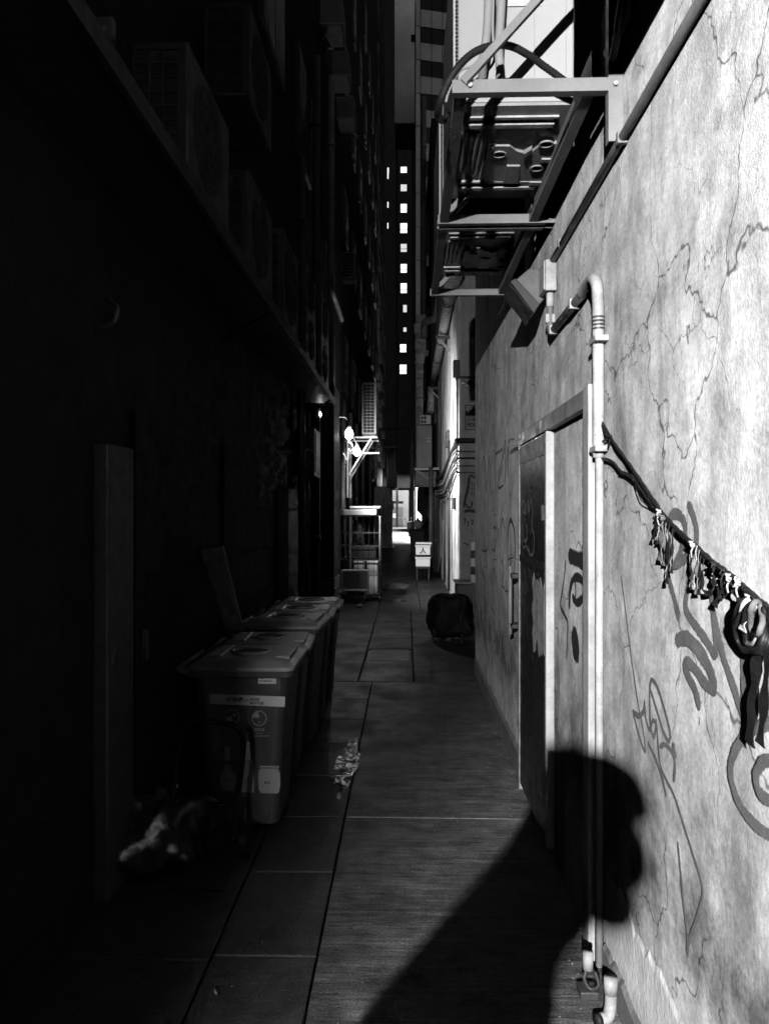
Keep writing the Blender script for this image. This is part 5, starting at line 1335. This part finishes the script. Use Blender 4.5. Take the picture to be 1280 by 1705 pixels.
ps = thing('person', (-.3, -.42, 0), 'person in a cap raising a phone, seen only as the shadow on the plaster wall', 'person')
V = []; Eg = []; RR = []
def jv(p, r, link=None):
    V.append(Vector(p)); RR.append(r)
    if link is not None: Eg.append((link, len(V) - 1))
    return len(V) - 1
pel = jv((-.33, -.46, .95), .145)
wai = jv((-.31, -.45, 1.10), .125, pel); che = jv((-.27, -.42, 1.30), .15, wai); nb = jv((-.16, -.38, 1.43), .085, che); nk = jv((-.085, -.37, 1.50), .055, nb)
hc = jv((-.035, -.355, 1.58), .083, nk); hd2 = jv((-.025, -.35, 1.65), .090, hc); ht_ = jv((-.03, -.35, 1.72), .070, hd2)
fc_ = jv((-.008, -.345, 1.51), .06, hc); ns = jv((.046, -.34, 1.60), .016, hc)
for s, hip, kn, an, to in ((1, (-.30, -.36, .90), (-.26, -.33, .50), (-.28, -.34, .09), (-.12, -.30, .04)), (-1, (-.36, -.55, .90), (-.33, -.60, .50), (-.36, -.62, .09), (-.20, -.60, .04))):
    h_ = jv(hip, .09, pel); k_ = jv(kn, .065, h_); a_ = jv(an, .05, k_); jv(to, .04, a_)
sl = jv((-.22, -.29, 1.40), .085, che); e1 = jv((-.40, -.22, 1.20), .058, sl); w1 = jv((-.13, -.10, 1.47), .036, e1); hL = jv((-.075, -.06, 1.545), .030, w1)
sr = jv((-.22, -.56, 1.34), .062, che); e2 = jv((-.17, -.38, 1.13), .048, sr); w2 = jv((-.065, -.10, 1.44), .030, e2); hR = jv((-.03, -.065, 1.525), .030, w2)
for hnd, base, sg_ in ((hL, (-.07, -.05, 1.57), -1), (hR, (-.01, -.055, 1.55), 1)):
    for k in range(4): 
        a_ = jv((base[0] + sg_ * .012, base[1] - .012 + k * .001, base[2] + k * .019 - .015), .008, hnd); jv((base[0] + sg_ * .018, base[1] + .022, base[2] + k * .019 - .010), .007, a_)
    a_ = jv((base[0] - sg_ * .01, base[1] - .025, base[2] - .02), .010, hnd); jv((base[0] - sg_ * .022, base[1] - .012, base[2] + .01), .008, a_)
me = bpy.data.meshes.new('body'); me.from_pydata(V, Eg, [])
ob = bpy.data.objects.new('body', me); COL.objects.link(ob)
md = ob.modifiers.new('skin', 'SKIN'); sd = ob.modifiers.new('sub', 'SUBSURF'); sd.levels = 2; sd.render_levels = 2
lay = me.skin_vertices[0].data
for i, r in enumerate(RR): lay[i].radius = (r, r)
lay[0].use_root = True
bpy.context.view_layer.update()
me2 = bpy.data.meshes.new_from_object(ob.evaluated_get(bpy.context.evaluated_depsgraph_get()))
bpy.data.objects.remove(ob)
me2.transform(Matrix.Translation(-Vector(ps['_w']))); me2.materials.clear(); me2.materials.append(JACKET); me2.materials.append(SKIN)
for p in me2.polygons:
    p.use_smooth = True
    c = p.center + Vector(ps['_w'])
    p.material_index = 1 if (c.z > 1.44 and c.y < -.25) or (c.y > -.12 and c.z > 1.4) else 0
bo = bpy.data.objects.new('body', me2); COL.objects.link(bo); bo.parent = ps
q = MB(); q.sphere((-.035, -.35, 1.705), (.104, .10, .095), 18, 12); q.v = [Vector((v.x, v.y, max(v.z, 1.69))) for v in q.v]
cap = q.build('cap', JACKET, ps, smooth=True)
MB().prism([Vector((.045, -.41, 1.705)), Vector((.06, -.37, 1.70)), Vector((.064, -.33, 1.70)), Vector((.05, -.28, 1.705)), Vector((.0, -.28, 1.71)), Vector((.0, -.41, 1.71))], (0, 0, .02)).build('cap_peak', JACKET, cap, bevel=.005)
q = MB(); q.sphere((-.125, -.36, 1.49), (.10, .13, .08), 18, 12); q.build('hood', JACKET, ps, smooth=True)
q = MB(); q.sphere((-.004, -.345, 1.525), (.056, .06, .068), 16, 10); q.build('face_mask', CLOTH, ps, smooth=True)
for y in (-.445, -.255): q = MB(); q.sphere((-.045, y, 1.60), (.022, .012, .032), 10, 7); q.build('ear', SKIN, ps, smooth=True)
for y in (-.385, -.305): q = MB(); q.sphere((.038, y, 1.635), (.012, .014, .011), 10, 7); q.build('eye', CLOTH, ps, smooth=True)
ph_ = thing('phone', (-.02, -.02, 1.56), 'dark phone held up in the hands of the person', 'phone')
MB().box(-.055, .022, -.026, -.017, 1.555, 1.712).build('phone_body', BLACK, ph_, bevel=.003)
MB().box(-.052, .019, -.0275, -.0265, 1.56, 1.707).build('screen', BLACK, ph_)

# ------------------------------------------------------------------ tidy
for o in COL.objects:
    if '_w' in o: del o['_w']
